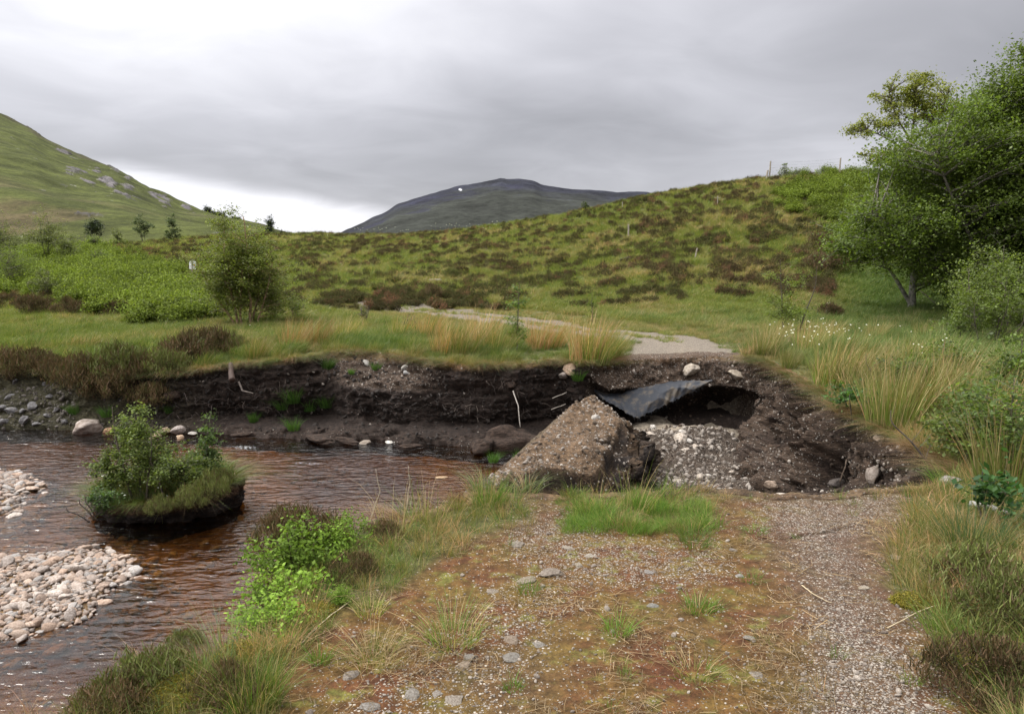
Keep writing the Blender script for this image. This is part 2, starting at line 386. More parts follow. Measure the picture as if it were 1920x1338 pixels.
# ground material: vertex colour gives the large-scale ground colour, masks switch on gravel, moss and stones
def groundmat():
    m, t = newmat('ground')
    geo = t.new('ShaderNodeNewGeometry'); P = geo.outputs['Position']
    c = t.new('ShaderNodeAttribute', attribute_name='c').outputs['Color']
    gv = t.new('ShaderNodeAttribute', attribute_name='grav').outputs['Fac']
    ms = t.new('ShaderNodeAttribute', attribute_name='moss').outputs['Fac']
    dist = t.new('ShaderNodeCameraData') if False else None
    nA = t.noise(P, 2.2, 6, 0.6); nB = t.noise(P, 14, 6, 0.62); nC = t.noise(P, 70, 4, 0.65)
    # base
    k = t.math('MULTIPLY', t.ramp(nB, 0.3, 0.7, 0.6, 1.4), t.ramp(nC, 0.3, 0.7, 0.75, 1.25))
    b = t.new('ShaderNodeVectorMath', operation='SCALE', ins={0: c, 'Scale': k}).outputs[0]
    # moss: rusty red, ochre, olive
    mo = t.mix(t.ramp(nA, 0.34, 0.66), (0.088, 0.034, 0.015), (0.108, 0.070, 0.017))
    mo = t.mix(t.ramp(t.noise(P, 5.5, 5, 0.6), 0.52, 0.68), mo, (0.115, 0.108, 0.024))
    mo = t.new('ShaderNodeVectorMath', operation='SCALE', ins={0: mo, 'Scale': k}).outputs[0]
    b = t.mix(ms, b, mo)
    # gravel: two scales of chips
    vs = []
    for sc, thr in ((62, 0.0), (120, 0.0)):
        v = t.vor(P, sc); v.inputs['Randomness'].default_value = 1.0
        lum = t.new('ShaderNodeSeparateColor', ins={0: v.outputs['Color']})
        chip = t.ramp(v.outputs['Distance'], 0.52, 0.40)
        on = t.math('GREATER_THAN', t.math('ADD', gv, t.math('MULTIPLY', t.math('SUBTRACT', nB, 0.5), 0.7)), lum.outputs[1])
        vs.append((t.math('MULTIPLY', chip, on), lum.outputs[0], v.outputs['Distance']))
    def chipcol(l): return t.mix(t.ramp(l, 0.0, 1.0, smooth=False), (0.13, 0.10, 0.078), (0.42, 0.37, 0.31))
    b = t.mix(vs[1][0], b, chipcol(vs[1][1])); b = t.mix(vs[0][0], b, chipcol(vs[0][1]))
    p = t.new('ShaderNodeBsdfPrincipled', ins={'Base Color': b, 'Roughness': 0.95, 'Specular IOR Level': 0.2})
    hgt = t.math('ADD', t.math('MULTIPLY', nB, 0.8), t.math('ADD', t.math('MULTIPLY', nC, 0.35), t.math('MULTIPLY', t.math('ADD', vs[0][0], vs[1][0]), 0.35)))
    t.l.new(t.bump(hgt, 0.9, 0.03), p.inputs['Normal'])
    finish(t, p.outputs[0]); return m
M_ground = groundmat()
def soilmat():
    m, t = newmat('soil')
    P = t.new('ShaderNodeNewGeometry').outputs['Position']
    c = t.new('ShaderNodeAttribute', attribute_name='c').outputs['Color']
    pb = t.new('ShaderNodeAttribute', attribute_name='peb').outputs['Fac']
    st = t.new('ShaderNodeMapping', ins={'Vector': P, 'Scale': (1, 1, 2.6)}).outputs[0]
    nA = t.noise(P, 3, 6, 0.6); nB = t.noise(st, 16, 7, 0.65); nC = t.noise(P, 60, 5, 0.65)
    k = t.math('MULTIPLY', t.ramp(nB, 0.3, 0.7, 0.45, 1.55), t.ramp(nC, 0.3, 0.7, 0.7, 1.3))
    b = t.new('ShaderNodeVectorMath', operation='SCALE', ins={0: c, 'Scale': k}).outputs[0]
    h = t.math('ADD', nB, t.math('MULTIPLY', nC, 0.5))
    for sc in (26, 48):
        v = t.vor(P, sc); l = t.new('ShaderNodeSeparateColor', ins={0: v.outputs['Color']})
        chip = t.math('MULTIPLY', t.ramp(v.outputs['Distance'], 0.36, 0.26), t.math('GREATER_THAN', t.math('MULTIPLY', pb, t.ramp(nA, 0.35, 0.6, 0.3, 1.0)), l.outputs[1]))
        b = t.mix(chip, b, t.mix(l.outputs[0], (0.17, 0.14, 0.115), (0.42, 0.39, 0.35)))
        h = t.math('ADD', h, t.math('MULTIPLY', chip, 0.4))
    p = t.new('ShaderNodeBsdfPrincipled', ins={'Base Color': b, 'Roughness': 0.92, 'Specular IOR Level': 0.25})
    t.l.new(t.bump(h, 1.0, 0.045), p.inputs['Normal'])
    finish(t, p.outputs[0]); return m
M_soil = soilmat()
def hillmat(name, sc, bumpd):
    m, t = newmat(name); P = t.new('ShaderNodeNewGeometry').outputs['Position']
    c = t.new('ShaderNodeAttribute', attribute_name='c').outputs['Color']
    n = t.noise(P, sc, 8, 0.62); n2 = t.noise(P, sc * 9, 5, 0.7)
    k = t.math('MULTIPLY', t.ramp(n, 0.3, 0.7, 0.65, 1.4), t.ramp(n2, 0.3, 0.7, 0.7, 1.3))
    b = t.new('ShaderNodeVectorMath', operation='SCALE', ins={0: c, 'Scale': k}).outputs[0]
    p = t.new('ShaderNodeBsdfPrincipled', ins={'Base Color': b, 'Roughness': 1.0, 'Specular IOR Level': 0.1})
    t.l.new(t.bump(t.math('ADD', n, t.math('MULTIPLY', n2, 0.3)), 0.8, bumpd), p.inputs['Normal'])
    finish(t, p.outputs[0]); return m

# ------------------------------------------------------------------ ground sheet
TRACKF = [(1275, 655), (1262, 645), (1235, 636), (1180, 629), (1085, 621), (970, 605), (870, 594), (780, 584), (725, 579)]
tw = np.array([Wz(u, v, 0.0)[:2] for u, v in TRACKF]); tw = np.vstack([[[3.0, 13.0]], tw])
GRAV = [(1450, 940), (1650, 938), (1620, 1010), (1630, 1120), (1690, 1240), (1760, 1345), (1860, 1700), (1500, 1700), (1510, 1345), (1520, 1230), (1520, 1110), (1450, 985)]
GRAV2 = [(960, 945), (1090, 950), (1190, 1010), (1330, 1010), (1380, 1060), (1250, 1110), (1040, 1090), (960, 1020)]
GRAV3 = [(620, 1345), (800, 1180), (980, 1080), (1150, 1120), (1080, 1200), (980, 1345), (900, 1700), (500, 1700)]
BARE = [(960, 930), (1700, 930), (1690, 1010), (1680, 1100), (1760, 1220), (1860, 1345), (2100, 1800), (300, 1800), (520, 1345), (540, 1260), (600, 1170), (760, 1090), (900, 1010), (985, 965)]
BRACK = [(30, 470), (180, 478), (260, 500), (330, 520), (385, 530), (390, 600), (340, 610), (270, 600), (190, 570), (90, 545), (-60, 540), (-60, 470)]
BRACK2 = [(1480, 350), (1620, 330), (1720, 400), (1700, 480), (1600, 460), (1540, 415), (1470, 380)]
def classify(x, y, z):
    u, v = proj(x, y, z); nz = fbm(x * 1.6, y * 1.6, o=4, seed=31)
    cl_ = {}
    nr = y < 9
    cl_['u'], cl_['v'] = u, v
    cl_['bare'] = np.where(nr, sm(sdf(u, v, BARE) + 30 * nz, -15, 25), 0)
    dt = dline(x, y, tw) + 0.25 * nz
    cl_['track'] = np.where(y > 12.5, sm(dt + .25 * vn(x * 2.3, y * 2.3, seed=33), 1.3, 0.75), 0); cl_['dt'] = dt
    g = np.where(nr, np.maximum(np.maximum(0.62 * sm(sdf(u, v, GRAV) + 80 * nz, -90, 120), 0.36 * sm(sdf(u, v, GRAV2) + 50 * nz, -35, 40)), 0.24 * sm(sdf(u, v, GRAV3) + 40 * nz, -30, 45)), 0)
    cl_['grav'] = np.maximum(np.maximum(g, 0.05 * cl_['bare']), cl_['track'] * (0.9 - 0.5 * np.exp(-(dt / 0.3) ** 2)))
    cl_['brack'] = np.where(y > 20, np.maximum(sm(sdf(u, v, BRACK) + 42 * nz + 6, -8, 8) * (1 - (np.abs(u - 362) < 24) * (v < 535)), sm(sdf(u, v, BRACK2) + 45 * nz, -8, 8)), 0)
    return cl_
def build_ground():
    inn = np.radians(np.arange(-40, 40.001, 0.085)); side = np.radians(np.concatenate([np.arange(40.6, 180, 2.0)]))
    ang = np.concatenate([-side[::-1], inn, side]); m = len(ang)
    r = [0.6]
    while r[-1] < 150:
        q = r[-1]
        r.append(q + (0.012 if 1.8 < q < 9 else 0.022 if q < 17 else 0.004 * q) if q > 1.6 else q + 0.08)
    r = np.array(r); n = len(r)
    A, Rr = np.meshgrid(ang, r, indexing='ij')
    x = (np.sin(A) * Rr).ravel(); y = (np.cos(A) * Rr).ravel()
    z, s = H(x, y, full=True)
    cl_ = classify(x, y, z)
    V = np.stack([x, y, z], 1)
    fa = grid_faces(m, n, wrap=False)
    wrapf = np.stack([(m - 1) * n + np.arange(n - 1), np.arange(n - 1), np.arange(1, n), (m - 1) * n + np.arange(1, n)], -1)
    cap = [[i * n for i in range(m)]]
    # colours
    thatch = np.array([0.10, 0.085, 0.03]); n1 = (fbm(x / 3, y / 3, o=4, seed=41) * .5 + .5)[:, None]; n2 = (fbm(x * 1.5, y * 1.5, o=3, seed=42) * .5 + .5)[:, None]
    c = thatch * (1 - n1) + np.array([0.05, 0.07, 0.02]) * n1
    c = c * (0.75 + 0.5 * n2)
    c = np.where((y > 24)[:, None], c * 0.4 + 0.6 * (np.array([0.085, 0.095, 0.028]) * n1 + np.array([0.12, 0.095, 0.04]) * (1 - n1)), c)
    bed = (s + .5 * pbw(x, y) > -0.1)
    bc = np.array([0.15, 0.092, 0.045]) * (0.6 + 0.8 * n2) + 0 * n1
    xc = np.interp(y, [6.2, 11.3, 12.3, 14.5], [-0.35, 1.15, 1.25, 1.0]); pit = sm(x - xc, -0.15, 0.25)[:, None]
    pc = np.array([0.042, 0.030, 0.022]) * (0.7 + 0.6 * n2)
    bc = bc * (1 - pit) + pc * pit
    c = np.where(bed[:, None], bc, c)
    grav = np.where(bed, np.where(pit[:, 0] > .5, 0.13, 0.1), cl_['grav'])
    trk = cl_['track'][:, None]; c = c * (1 - trk) + np.array([0.20, 0.165, 0.125]) * trk
    br = cl_['bare'][:, None] * (~bed)[:, None]
    u, v = cl_['u'], cl_['v']
    gr = sm(u, 1330, 1520)[:, None]
    c = c * (1 - br) + br * (np.array([0.080, 0.047, 0.024]) * (1 - gr) + np.array([0.085, 0.053, 0.036]) * gr)
    mossf = br[:, 0] * (0.35 + 0.6 * sm(fbm(x * 0.9, y * 0.9, o=4, seed=43) + 0.5 * sm(u, 1000, 700), -0.25, 0.35)) * (1 - 0.7 * sm(sdf(u, v, GRAV), -40, 40))
    me = mesh('ground', V, [fa, wrapf], c, [M_ground], True, {'grav': grav, 'moss': mossf})
    struct('ground', me)
build_ground()

# ------------------------------------------------------------------ bank faces (lofted strip along the rim)
def build_bank():
    P = rimw; Q = footw
    seg = np.linalg.norm(np.diff(P[:, :2], axis=0), axis=1); S = np.concatenate([[0], np.cumsum(seg)])
    i0 = 1
    n = int((S[-2] - S[i0]) / 0.022); s = np.linspace(S[i0], S[-2], n)
    def ip(A): return np.stack([np.interp(s, S, A[:, k]) for k in range(A.shape[1])], 1)
    pr, pf = ip(P), ip(Q)
    def smooth(A, w_): return np.stack([gsm(A[:, k], 0, w_) for k in range(A.shape[1])], 1)
    pr = smooth(pr, 4); pf = smooth(pf, 14)
    T = np.gradient(smooth(pr, 12)[:, :2], axis=0); T /= np.linalg.norm(T, axis=1)[:, None] + 1e-9
    N = np.stack([-T[:, 1], T[:, 0]], 1)                          # outward (away from the void) for this winding
    test = pr[:, :2] + N * 0.05
    if sdf(test[:, 0], test[:, 1], VOID).mean() > 0: N = -N
    rn = rim_noise(pr[:, 0], pr[:, 1]); pr[:, :2] += N * rn[:, None]
    pr[:, 2] = base_h(pr[:, 0], pr[:, 1])
    uu = np.interp(s, S[:len(RIM)], [r_[0] for r_ in RIM]); vv = np.interp(s, S[:len(RIM)], [r_[1] for r_ in RIM])
    si = np.interp(s, S, np.arange(len(S)))                       # index along the rim list
    m = 84; t_ = np.linspace(0, 1, m)
    lip = 12; lw_ = .15 + .65 * gsm(pbw(pr[:, 0], pr[:, 1]), 0, 10); rows = []; d = t_[lip:]; d = (d - d[0]) / (1 - d[0])
    depth = pr[:, 2] - pf[:, 2]
    V = np.zeros((n, m, 3))
    for j in range(lip):
        o = lw_ * (1 - j / lip); q = pr[:, :2] + N * o[:, None]
        V[:, j, :2] = q; V[:, j, 2] = base_h(q[:, 0], q[:, 1]) + 0.012 * (j > 0) - 0.03 * (j == 0)
    # type of face
    far = sm(si, 4, 6) * (1 - sm(si, 17.2, 18.2)); pitb = sm(si, 17.5, 18.5) * (1 - sm(si, 22, 24)); pitr = sm(si, 22, 24) * (1 - sm(si, 31.5, 32.5)); near = sm(si, 32, 33)
    leftb = 1 - sm(si, 4, 6)
    # plan position runs from rim (0) to foot (1); vertical runs 0..1 : profile curves
    gx = np.interp
    for j, q in enumerate(d):
        qn = np.clip(q + .14 * fbm(s * .8, s * 0 + 2.0, o=3, seed=59) * (4 * q * (1 - q)), 0, 1)
        vert_far = gx(q, [0, .25, .45, .8, 1], [0, .22, .5, .86, 1]); plan_far = gx(q, [0, .2, .5, .78, .86, 1], [0, .16, .18, .10, .62, 1])
        gsl = sm(uu, 560, 680) * (1 - sm(uu, 740, 860))            # gravelly slope above the peat
        plan_far = plan_far * (1 - gsl) + gsl * gx(q, [0, .3, .38, .8, .88, 1], [0, .55, .60, .60, .8, 1])
        vert_far = vert_far * (1 - gsl) + gsl * gx(q, [0, .3, .8, .9, 1], [0, .36, .84, .93, 1])
        plan_pb = gx(qn, [0, .4, .47, .8, .93, 1], [0, .5, -.1, -1.0, .3, 1]); vert_pb = gx(qn, [0, .4, .85, 1], [0, .42, .95, 1.02])
        plan_pr = gx(q, [0, .15, .6, .8, 1], [0, -.03, .20, .5, 1]); vert_pr = gx(q, [0, .15, .6, .8, 1], [0, .2, .78, .92, 1.02])
        plan_l = gx(q, [0, .5, 1], [0, .5, 1]); vert_l = gx(q, [0, .3, .6, 1], [0, .2, .55, 1])
        plan_n = gx(q, [0, .3, 1], [0, .1, 1]); vert_n = gx(q, [0, .4, 1], [0, .5, 1.1])
        pl = far * plan_far + pitb * plan_pb + pitr * plan_pr + leftb * plan_l + near * plan_n
        ve = far * vert_far + pitb * vert_pb + pitr * vert_pr + leftb * vert_l + near * vert_n
        V[:, lip + j, :2] = pr[:, :2] + (pf[:, :2] - pr[:, :2]) * pl[:, None]
        V[:, lip + j, 2] = pr[:, 2] - depth * ve - (0.28 * max(0, q - 0.93) / 0.07)
    # undercut behind geotextile etc. already in the profile; rough 3-D displacement
    dd = np.concatenate([np.zeros(lip), d])[None, :] * np.ones((n, 1))
    x, y, z = V[..., 0], V[..., 1], V[..., 2]
    ss = np.broadcast_to(s[:, None], (n, m))
    amp = sm(dd, 0.0, 0.10)
    big = fbm(x * 1.6, y * 1.6, z * 2.2, o=3, seed=51); fine = fbm(x * 7, y * 7, z * 9, o=4, seed=52, g=.62)
    gul = 1 - np.abs(fbm(ss * 1.8 + 0.6 * big, z * 0.5, o=3, seed=53)) * 4.0
    lay = fbm(ss * 1.2, z * 14, o=3, seed=54)
    disp = 0.13 * big + 0.10 * fine
    disp = disp + pitr[:, None] * (0.34 * np.clip(gul, -1, 1) * sm(dd, .04, .25) + 0.30 * fbm(x * 2.6, y * 2.6, z * 1.6, o=5, seed=55, g=.62)) + far[:, None] * (0.06 * lay + 0.10 * fbm(x * 3.2, y * 3.2, z * 3.5, o=4, seed=60, g=.6))
    disp = disp * amp * (1 - 0.5 * near[:, None])
    Nf = np.zeros((n, m, 3)); Nf[..., 0] = -N[:, None, 0]; Nf[..., 1] = -N[:, None, 1]; Nf[..., 2] = 0.35
    V = V + Nf * disp[..., None]
    V[..., 2] += (dd == 0) * 0.02 * fbm(x * 9, y * 9, o=3, seed=56)
    # colours
    peat = np.array([0.027, 0.018, 0.014]); soil = np.array([0.074, 0.050, 0.035]); rust = np.array([0.12, 0.062, 0.032]); straw = np.array([0.17, 0.125, 0.06])
    nA = fbm(x * 2, y * 2, z * 4, o=4, seed=57)
    wsoil = np.zeros((n, m)) + pitb[:, None] * (1 - sm(dd, .34, .44)) + pitr[:, None] * (0.95 - 0.9 * sm(-gul, -.5, .5)) * (1 - .75 * sm(nA, .0, .3)) * (1 - .7 * sm(fbm(x * 2.6, y * 2.6, z * 1.6, o=5, seed=55, g=.62), 0, -.35)) + near[:, None] * 0.6  # right pit wall: dark peat colour in gullies and hollows paints crevice shade
    gsl = (sm(uu[:, None] + 60 * nA, 570, 640) * (1 - sm(uu[:, None] + 60 * nA, 790, 850)))
    wsoil += far[:, None] * gsl * (1 - sm(dd, .28, .36)) * 0.8
    wsoil += far[:, None] * sm(dd, .84, .9) * 0.12
    wsoil = np.clip(wsoil, 0, 1)[..., None]
    c = peat * (1 - wsoil) + soil * wsoil
    c = c * (1 + 0.35 * nA[..., None])
    wr = (1 - sm(dd, 0.02, 0.09 + 0.05 * nA)) * (0.5 + 0.5 * (1 - sm(uu, 1130, 1180) * (1 - sm(uu, 1400, 1450)))[:, None])
    wr = wr[..., None]; mixr = (0.5 + 0.5 * fbm(x * 4, y * 4, o=3, seed=58))[..., None]
    c = c * (1 - wr) + wr * (rust * (1 - mixr) + straw * mixr)
    lz = leftb[:, None, None] * sm(dd, 0.0, .2)[..., None]; c = c * (1 - lz) + lz * np.array([0.045, 0.04, 0.022]) * (1 + .5 * nA[..., None])
    # on the lip the near road carries on as road
    lipm = (dd == 0)[..., None]; cls = classify(x[:, :lip + 1].ravel(), y[:, :lip + 1].ravel(), z[:, :lip + 1].ravel())
    b = cls['bare'].reshape(n, lip + 1); tk = cls['track'].reshape(n, lip + 1); g_ = cls['grav'].reshape(n, lip + 1)
    cr = c.copy(); cr[:, :lip + 1] = c[:, :lip + 1] * (1 - np.maximum(b, tk)[..., None]) + np.maximum(b, tk)[..., None] * np.array([0.085, 0.055, 0.036])
    peb = np.clip(wsoil[..., 0] * (0.42 + .5 * pitb[:, None]) * (0.5 + sm(nA, -.3, .3)), 0, .5) * 0.8
    peb[:, :lip + 1] = np.maximum(g_ * .8, peb[:, :lip + 1] * .3)
    me = mesh('river_bank', V.reshape(-1, 3), grid_faces(n, m), cr.reshape(-1, 3), [M_soil], True, {'peb': peb.ravel()})
    struct('river_bank', me, 'dark eroded peat and gravel bank along the river and round the washout')
    return V, dd, uu, N, si
BV, BD, BU, BN, BS = build_bank()

# ------------------------------------------------------------------ gravel spoil ridge left standing in the washout
def build_ridge():
    crest = np.array([W(870, 925, 6.35), W(905, 903, 6.95), W(945, 876, 7.6), W(1000, 833, 8.7), (W(1050, 787, 10.1)), W(1082, 752, 11.1), W(1108, 737, 11.5), W(1130, 752, 11.6), W(1150, 790, 11.7)])
    right = np.array([W(930, 938, 6.5), W(1050, 925, 6.95), W(1165, 905, 7.45), W(1192, 880, 8.3), W(1196, 845, 9.3), W(1194, 812, 10.3), W(1188, 800, 10.9), W(1180, 795, 11.3), W(1170, 800, 11.6)])
    n = 330; ss = np.linspace(0, len(crest) - 1, n); ip = lambda A: np.stack([gsm(np.interp(ss, np.arange(len(A)), A[:, k]), 0, 8) for k in range(3)], 1)
    C_, Rg = ip(crest), ip(right)
    L = C_.copy(); T = np.gradient(C_[:, :2], axis=0); T /= np.linalg.norm(T, axis=1)[:, None] + 1e-9
    Nl = np.stack([-T[:, 1], T[:, 0]], 1); L[:, :2] += Nl * 1.15; L[:, 2] = -1.45
    jg = fbm(ss * 1.6, ss * 0, o=4, seed=66, g=.6); Rg[:, 0] += .28 * jg * sm(ss, .5, 1.5); Rg[:, 2] += .08 * fbm(ss * 2, ss * 0 + 4, o=3, seed=67); E = Rg.copy(); E[:, 0] += 0.16; E[:, 1] -= 0.03; E[:, 2] = -1.15
    m1, m2, m3 = 26, 60, 30; rows = []
    for q in np.linspace(0, 1, m1, endpoint=False):
        p = L + (C_ - L) * q; p[:, 2] = L[:, 2] + (C_[:, 2] - L[:, 2]) * q ** 0.8; rows.append(p)
    for q in np.linspace(0, 1, m2, endpoint=False):
        p = C_ + (Rg - C_) * q; p[:, 2] += 0.05 * math.sin(q * math.pi) - 0.03 * q; rows.append(p)
    for q in np.linspace(0, 1, m3):
        p = Rg + (E - Rg) * np.array([q if q > .3 else -0.35 * q / .3 + 0.0, q, 1]) ; p = Rg.copy(); k = -0.5 * math.sin(q * math.pi) + q
        p[:, 0] += 0.22 * k; p[:, 2] = Rg[:, 2] + (E[:, 2] - Rg[:, 2]) * q; rows.append(p)
    V = np.stack(rows, 1); m = V.shape[1]; jj = np.arange(m)[None, :] * np.ones((n, 1))
    x, y, z = V[..., 0].copy(), V[..., 1].copy(), V[..., 2].copy()
    a = sm(jj, m1 - 6, m1) * 0.6 + 0.4; b = sm(jj, m1 + m2 - 12, m1 + m2)
    nb = fbm(x * 2.2, y * 2.2, z * 2.2, o=4, seed=61); nf = fbm(x * 8, y * 8, z * 8, o=4, seed=62, g=.6)
    V[..., 2] += 0.09 * nb + 0.045 * nf
    V[..., 0] += (0.26 * nb + 0.18 * nf) * (b + .12); V[..., 1] += 0.12 * fbm(x * 4, y * 4, z * 4, o=3, seed=63) * (b + .1)
    scarp = sm(jj, m1 + 30, m1 + m2) * sm(fbm(x * 1.3, y * 1.3, z * 1.3, o=2, seed=64), .1, .5); V[..., 2] -= 0.14 * scarp; th_ = m1 + 20 + (ss[:, None] - 1) * 7; st = sm(jj + 16 * fbm(ss[:, None] * 1.4 + 0 * jj, jj / 16, o=4, seed=68), th_, th_ + 4) * (1 - sm(ss[:, None], 4.0, 5.4)) * (jj < m1 + m2); V[..., 2] -= .26 * st; V[..., 2] += .10 * fbm(x * 1.1, y * 1.1, o=2, seed=69) * sm(jj, m1 - 8, m1 + 8)
    soil = np.array([0.125, 0.080, 0.047]); dark = np.array([0.022, 0.016, 0.013])
    wd = np.clip(sm(jj, m1 + m2 - 5, m1 + m2 + 6) * .85 + .7 * scarp * sm(nf, -.2, .3) + .75 * sm(jj, m1 + 22, m1 + 48) * (1 - sm(ss[:, None], 3.5, 5.5)) * sm(nb + .4 * nf, -.15, .2) + 2.6 * st * (1 - st) + .35 * st, 0, 1)[..., None]
    c = soil * (1 - wd) + dark * wd; c = c * (1 + .25 * nb[..., None])
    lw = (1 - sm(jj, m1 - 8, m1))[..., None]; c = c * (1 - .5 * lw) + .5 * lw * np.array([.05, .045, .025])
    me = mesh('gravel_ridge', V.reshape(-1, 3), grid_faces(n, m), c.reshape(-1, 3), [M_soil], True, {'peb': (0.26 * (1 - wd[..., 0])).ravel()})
    struct('gravel_ridge', me, 'steep ridge of brown gravel left standing in the washout')
    return V, m1, m2
RV, Rm1, Rm2 = build_ridge()

# ------------------------------------------------------------------ island of peat in the river
ISL = np.array([-4.42, 9.35])
def build_island():
    n, m = 260, 70; th = np.linspace(0, 2 * math.pi, n, endpoint=False)
    rx = 0.84; ry = 0.72
    rad = 1 + 0.17 * fbm(np.cos(th) * 1.8, np.sin(th) * 1.8, o=4, seed=71) + 0.05 * np.cos(2 * th + .5)
    V = np.zeros((n, m, 3)); prof = np.linspace(0, 1, m)
    for j, q in enumerate(prof):
        k = np.interp(q, [0, .25, .5, .58, 1], [1.0, .97, 1.03, .96, 0.0]); z = np.interp(q, [0, .25, .5, .62, 1], [-1.5, -1.2, -.98, -.91, -.86])
        x = np.cos(th) * rx * rad * k; y = np.sin(th) * ry * rad * k
        tilt = 0.055 * x / rx + .03 * y / ry
        V[:, j] = np.stack([ISL[0] + x, ISL[1] + y, z + tilt * sm(q, 0, .5) + 0 * x], 1)
    x, y, z = (V[..., k] for k in range(3)); q = prof[None] * np.ones((n, 1))
    nz = fbm(x * 5, y * 5, z * 7, o=5, seed=72, g=.6); d = 0.19 * nz * (1 - sm(q, .85, 1))
    out_ = np.stack([x - ISL[0], y - ISL[1], 0 * x], -1); out_ /= np.linalg.norm(out_, axis=-1)[..., None] + .2
    V = V + out_ * d[..., None]; V[..., 2] += 0.05 * nz * sm(q, .4, .6)
    w1 = sm(q, .46, .56)[..., None]
    c = np.array([.020, .014, .011]) * (1 - w1) + w1 * np.array([.075, .06, .028]); c = c * (1 + .4 * nz[..., None])
    edge = (sm(q, .38, .46) * (1 - sm(q, .5, .56)))[..., None]; c = c * (1 - edge * .6) + edge * .6 * np.array([.10, .055, .03])
    me = mesh('island', V.reshape(-1, 3), grid_faces(n, m, wrap=True), c.reshape(-1, 3), [M_soil], True, {'peb': 0 * q.ravel()})
    struct('island', me, 'small overgrown peat island standing in the river')
build_island()
def isl_z(x, y): return -0.88 + 0.055 * (x - ISL[0]) / .84 + .03 * (y - ISL[1]) / .72

# ------------------------------------------------------------------ water
def watermat():
    m, t = newmat('river_water')
    P = t.new('ShaderNodeNewGeometry').outputs['Position']
    foam = t.new('ShaderNodeAttribute', attribute_name='foam').outputs['Fac']
    r1 = t.new('ShaderNodeMapping', ins={'Vector': P, 'Scale': (0.7, 1.7, 1), 'Rotation': (0, 0, R(-14))}).outputs[0]
    nA = t.noise(r1, 4.6, 2, 0.5, 0.3); nB = t.noise(r1, 11, 2, 0.5, 0.3); nF = t.noise(r1, 30, 5, .7, .5)
    h = t.math('ADD', nA, t.math('MULTIPLY', nB, 0.4))
    bmp = t.bump(h, 1.0, 0.042)
    fr = t.new('ShaderNodeFresnel', ins={'IOR': 1.33, 'Normal': bmp})
    gl = t.new('ShaderNodeBsdfGlossy', ins={'Color': (1, 1, 1, 1), 'Roughness': 0.13, 'Normal': bmp})
    dk = t.noise(P, 0.5, 3, .5)
    tcol = t.mix(t.ramp(dk, .4, .6), (0.68, 0.48, 0.215), (0.47, 0.295, 0.105))
    tr = t.new('ShaderNodeBsdfTransparent', ins={'Color': tcol})
    mx = t.new('ShaderNodeMixShader', ins={0: t.math('MULTIPLY', fr.outputs[0], 1.15, clamp=True), 1: tr.outputs[0], 2: gl.outputs[0]})
    ff = t.math('MULTIPLY', t.ramp(t.math('ADD', nF, t.math('MULTIPLY', t.math('SUBTRACT', foam, 1.0), 0.35)), 0.50, 0.62), t.ramp(foam, 0.25, 0.7))
    wd = t.new('ShaderNodeBsdfDiffuse', ins={'Color': (0.62, 0.61, 0.60, 1)})
    mx = t.new('ShaderNodeMixShader', ins={0: ff, 1: mx.outputs[0], 2: wd.outputs[0]})
    finish(t, mx.outputs[0]); return m
def build_water():
    ang = np.radians(np.concatenate([np.arange(-75, -40, 1.0), np.arange(-40, 12, 0.10)])); r = [2.0]
    while r[-1] < 18: r.append(r[-1] + 0.02 + 0.0008 * r[-1])
    r = np.array(r + [26, 40, 60]); A, Rr = np.meshgrid(ang, r, indexing='ij'); x = np.sin(A) * Rr; y = np.cos(A) * Rr
    c_, s_ = math.cos(R(16)), math.sin(R(16)); p = x * c_ + y * s_; q = -x * s_ + y * c_
    u, v = proj(x, y, np.full_like(x, WATER))
    calm = 0.55 + 0.45 * vn(x * .6, y * .6, seed=82)
    z = WATER + 0.011 * calm * fbm(p * 1.7, q * 4.6, o=3, seed=81, g=.5) + 0.0045 * fbm(p * 5, q * 12, o=2, seed=83)
    foam = np.zeros_like(x)
    for (fu, fv, ru, rv, a) in ((110, 833, 60, 6, .8), (30, 846, 40, 6, .75), (240, 842, 40, 4, .6), (455, 838, 55, 7, 1), (575, 868, 60, 6, .9), (690, 852, 60, 7, .7), (760, 1030, 30, 8, .6),
                                (400, 1190, 50, 5, .5), (250, 868, 60, 5, .5), (640, 828, 60, 3, .6), (895, 855, 20, 8, .5)):
        foam = np.maximum(foam, a * np.exp(-((u - fu) / ru) ** 2 - ((v - fv) / rv) ** 2))
    z = z + 0.02 * foam * fbm(p * 4, q * 8, o=3, seed=84)
    me = mesh('river_water', np.stack([x, y, z], -1).reshape(-1, 3), grid_faces(len(ang), len(r)), None, [watermat()], True, {'foam': foam.ravel()})
    struct('river_water', me)
build_water()

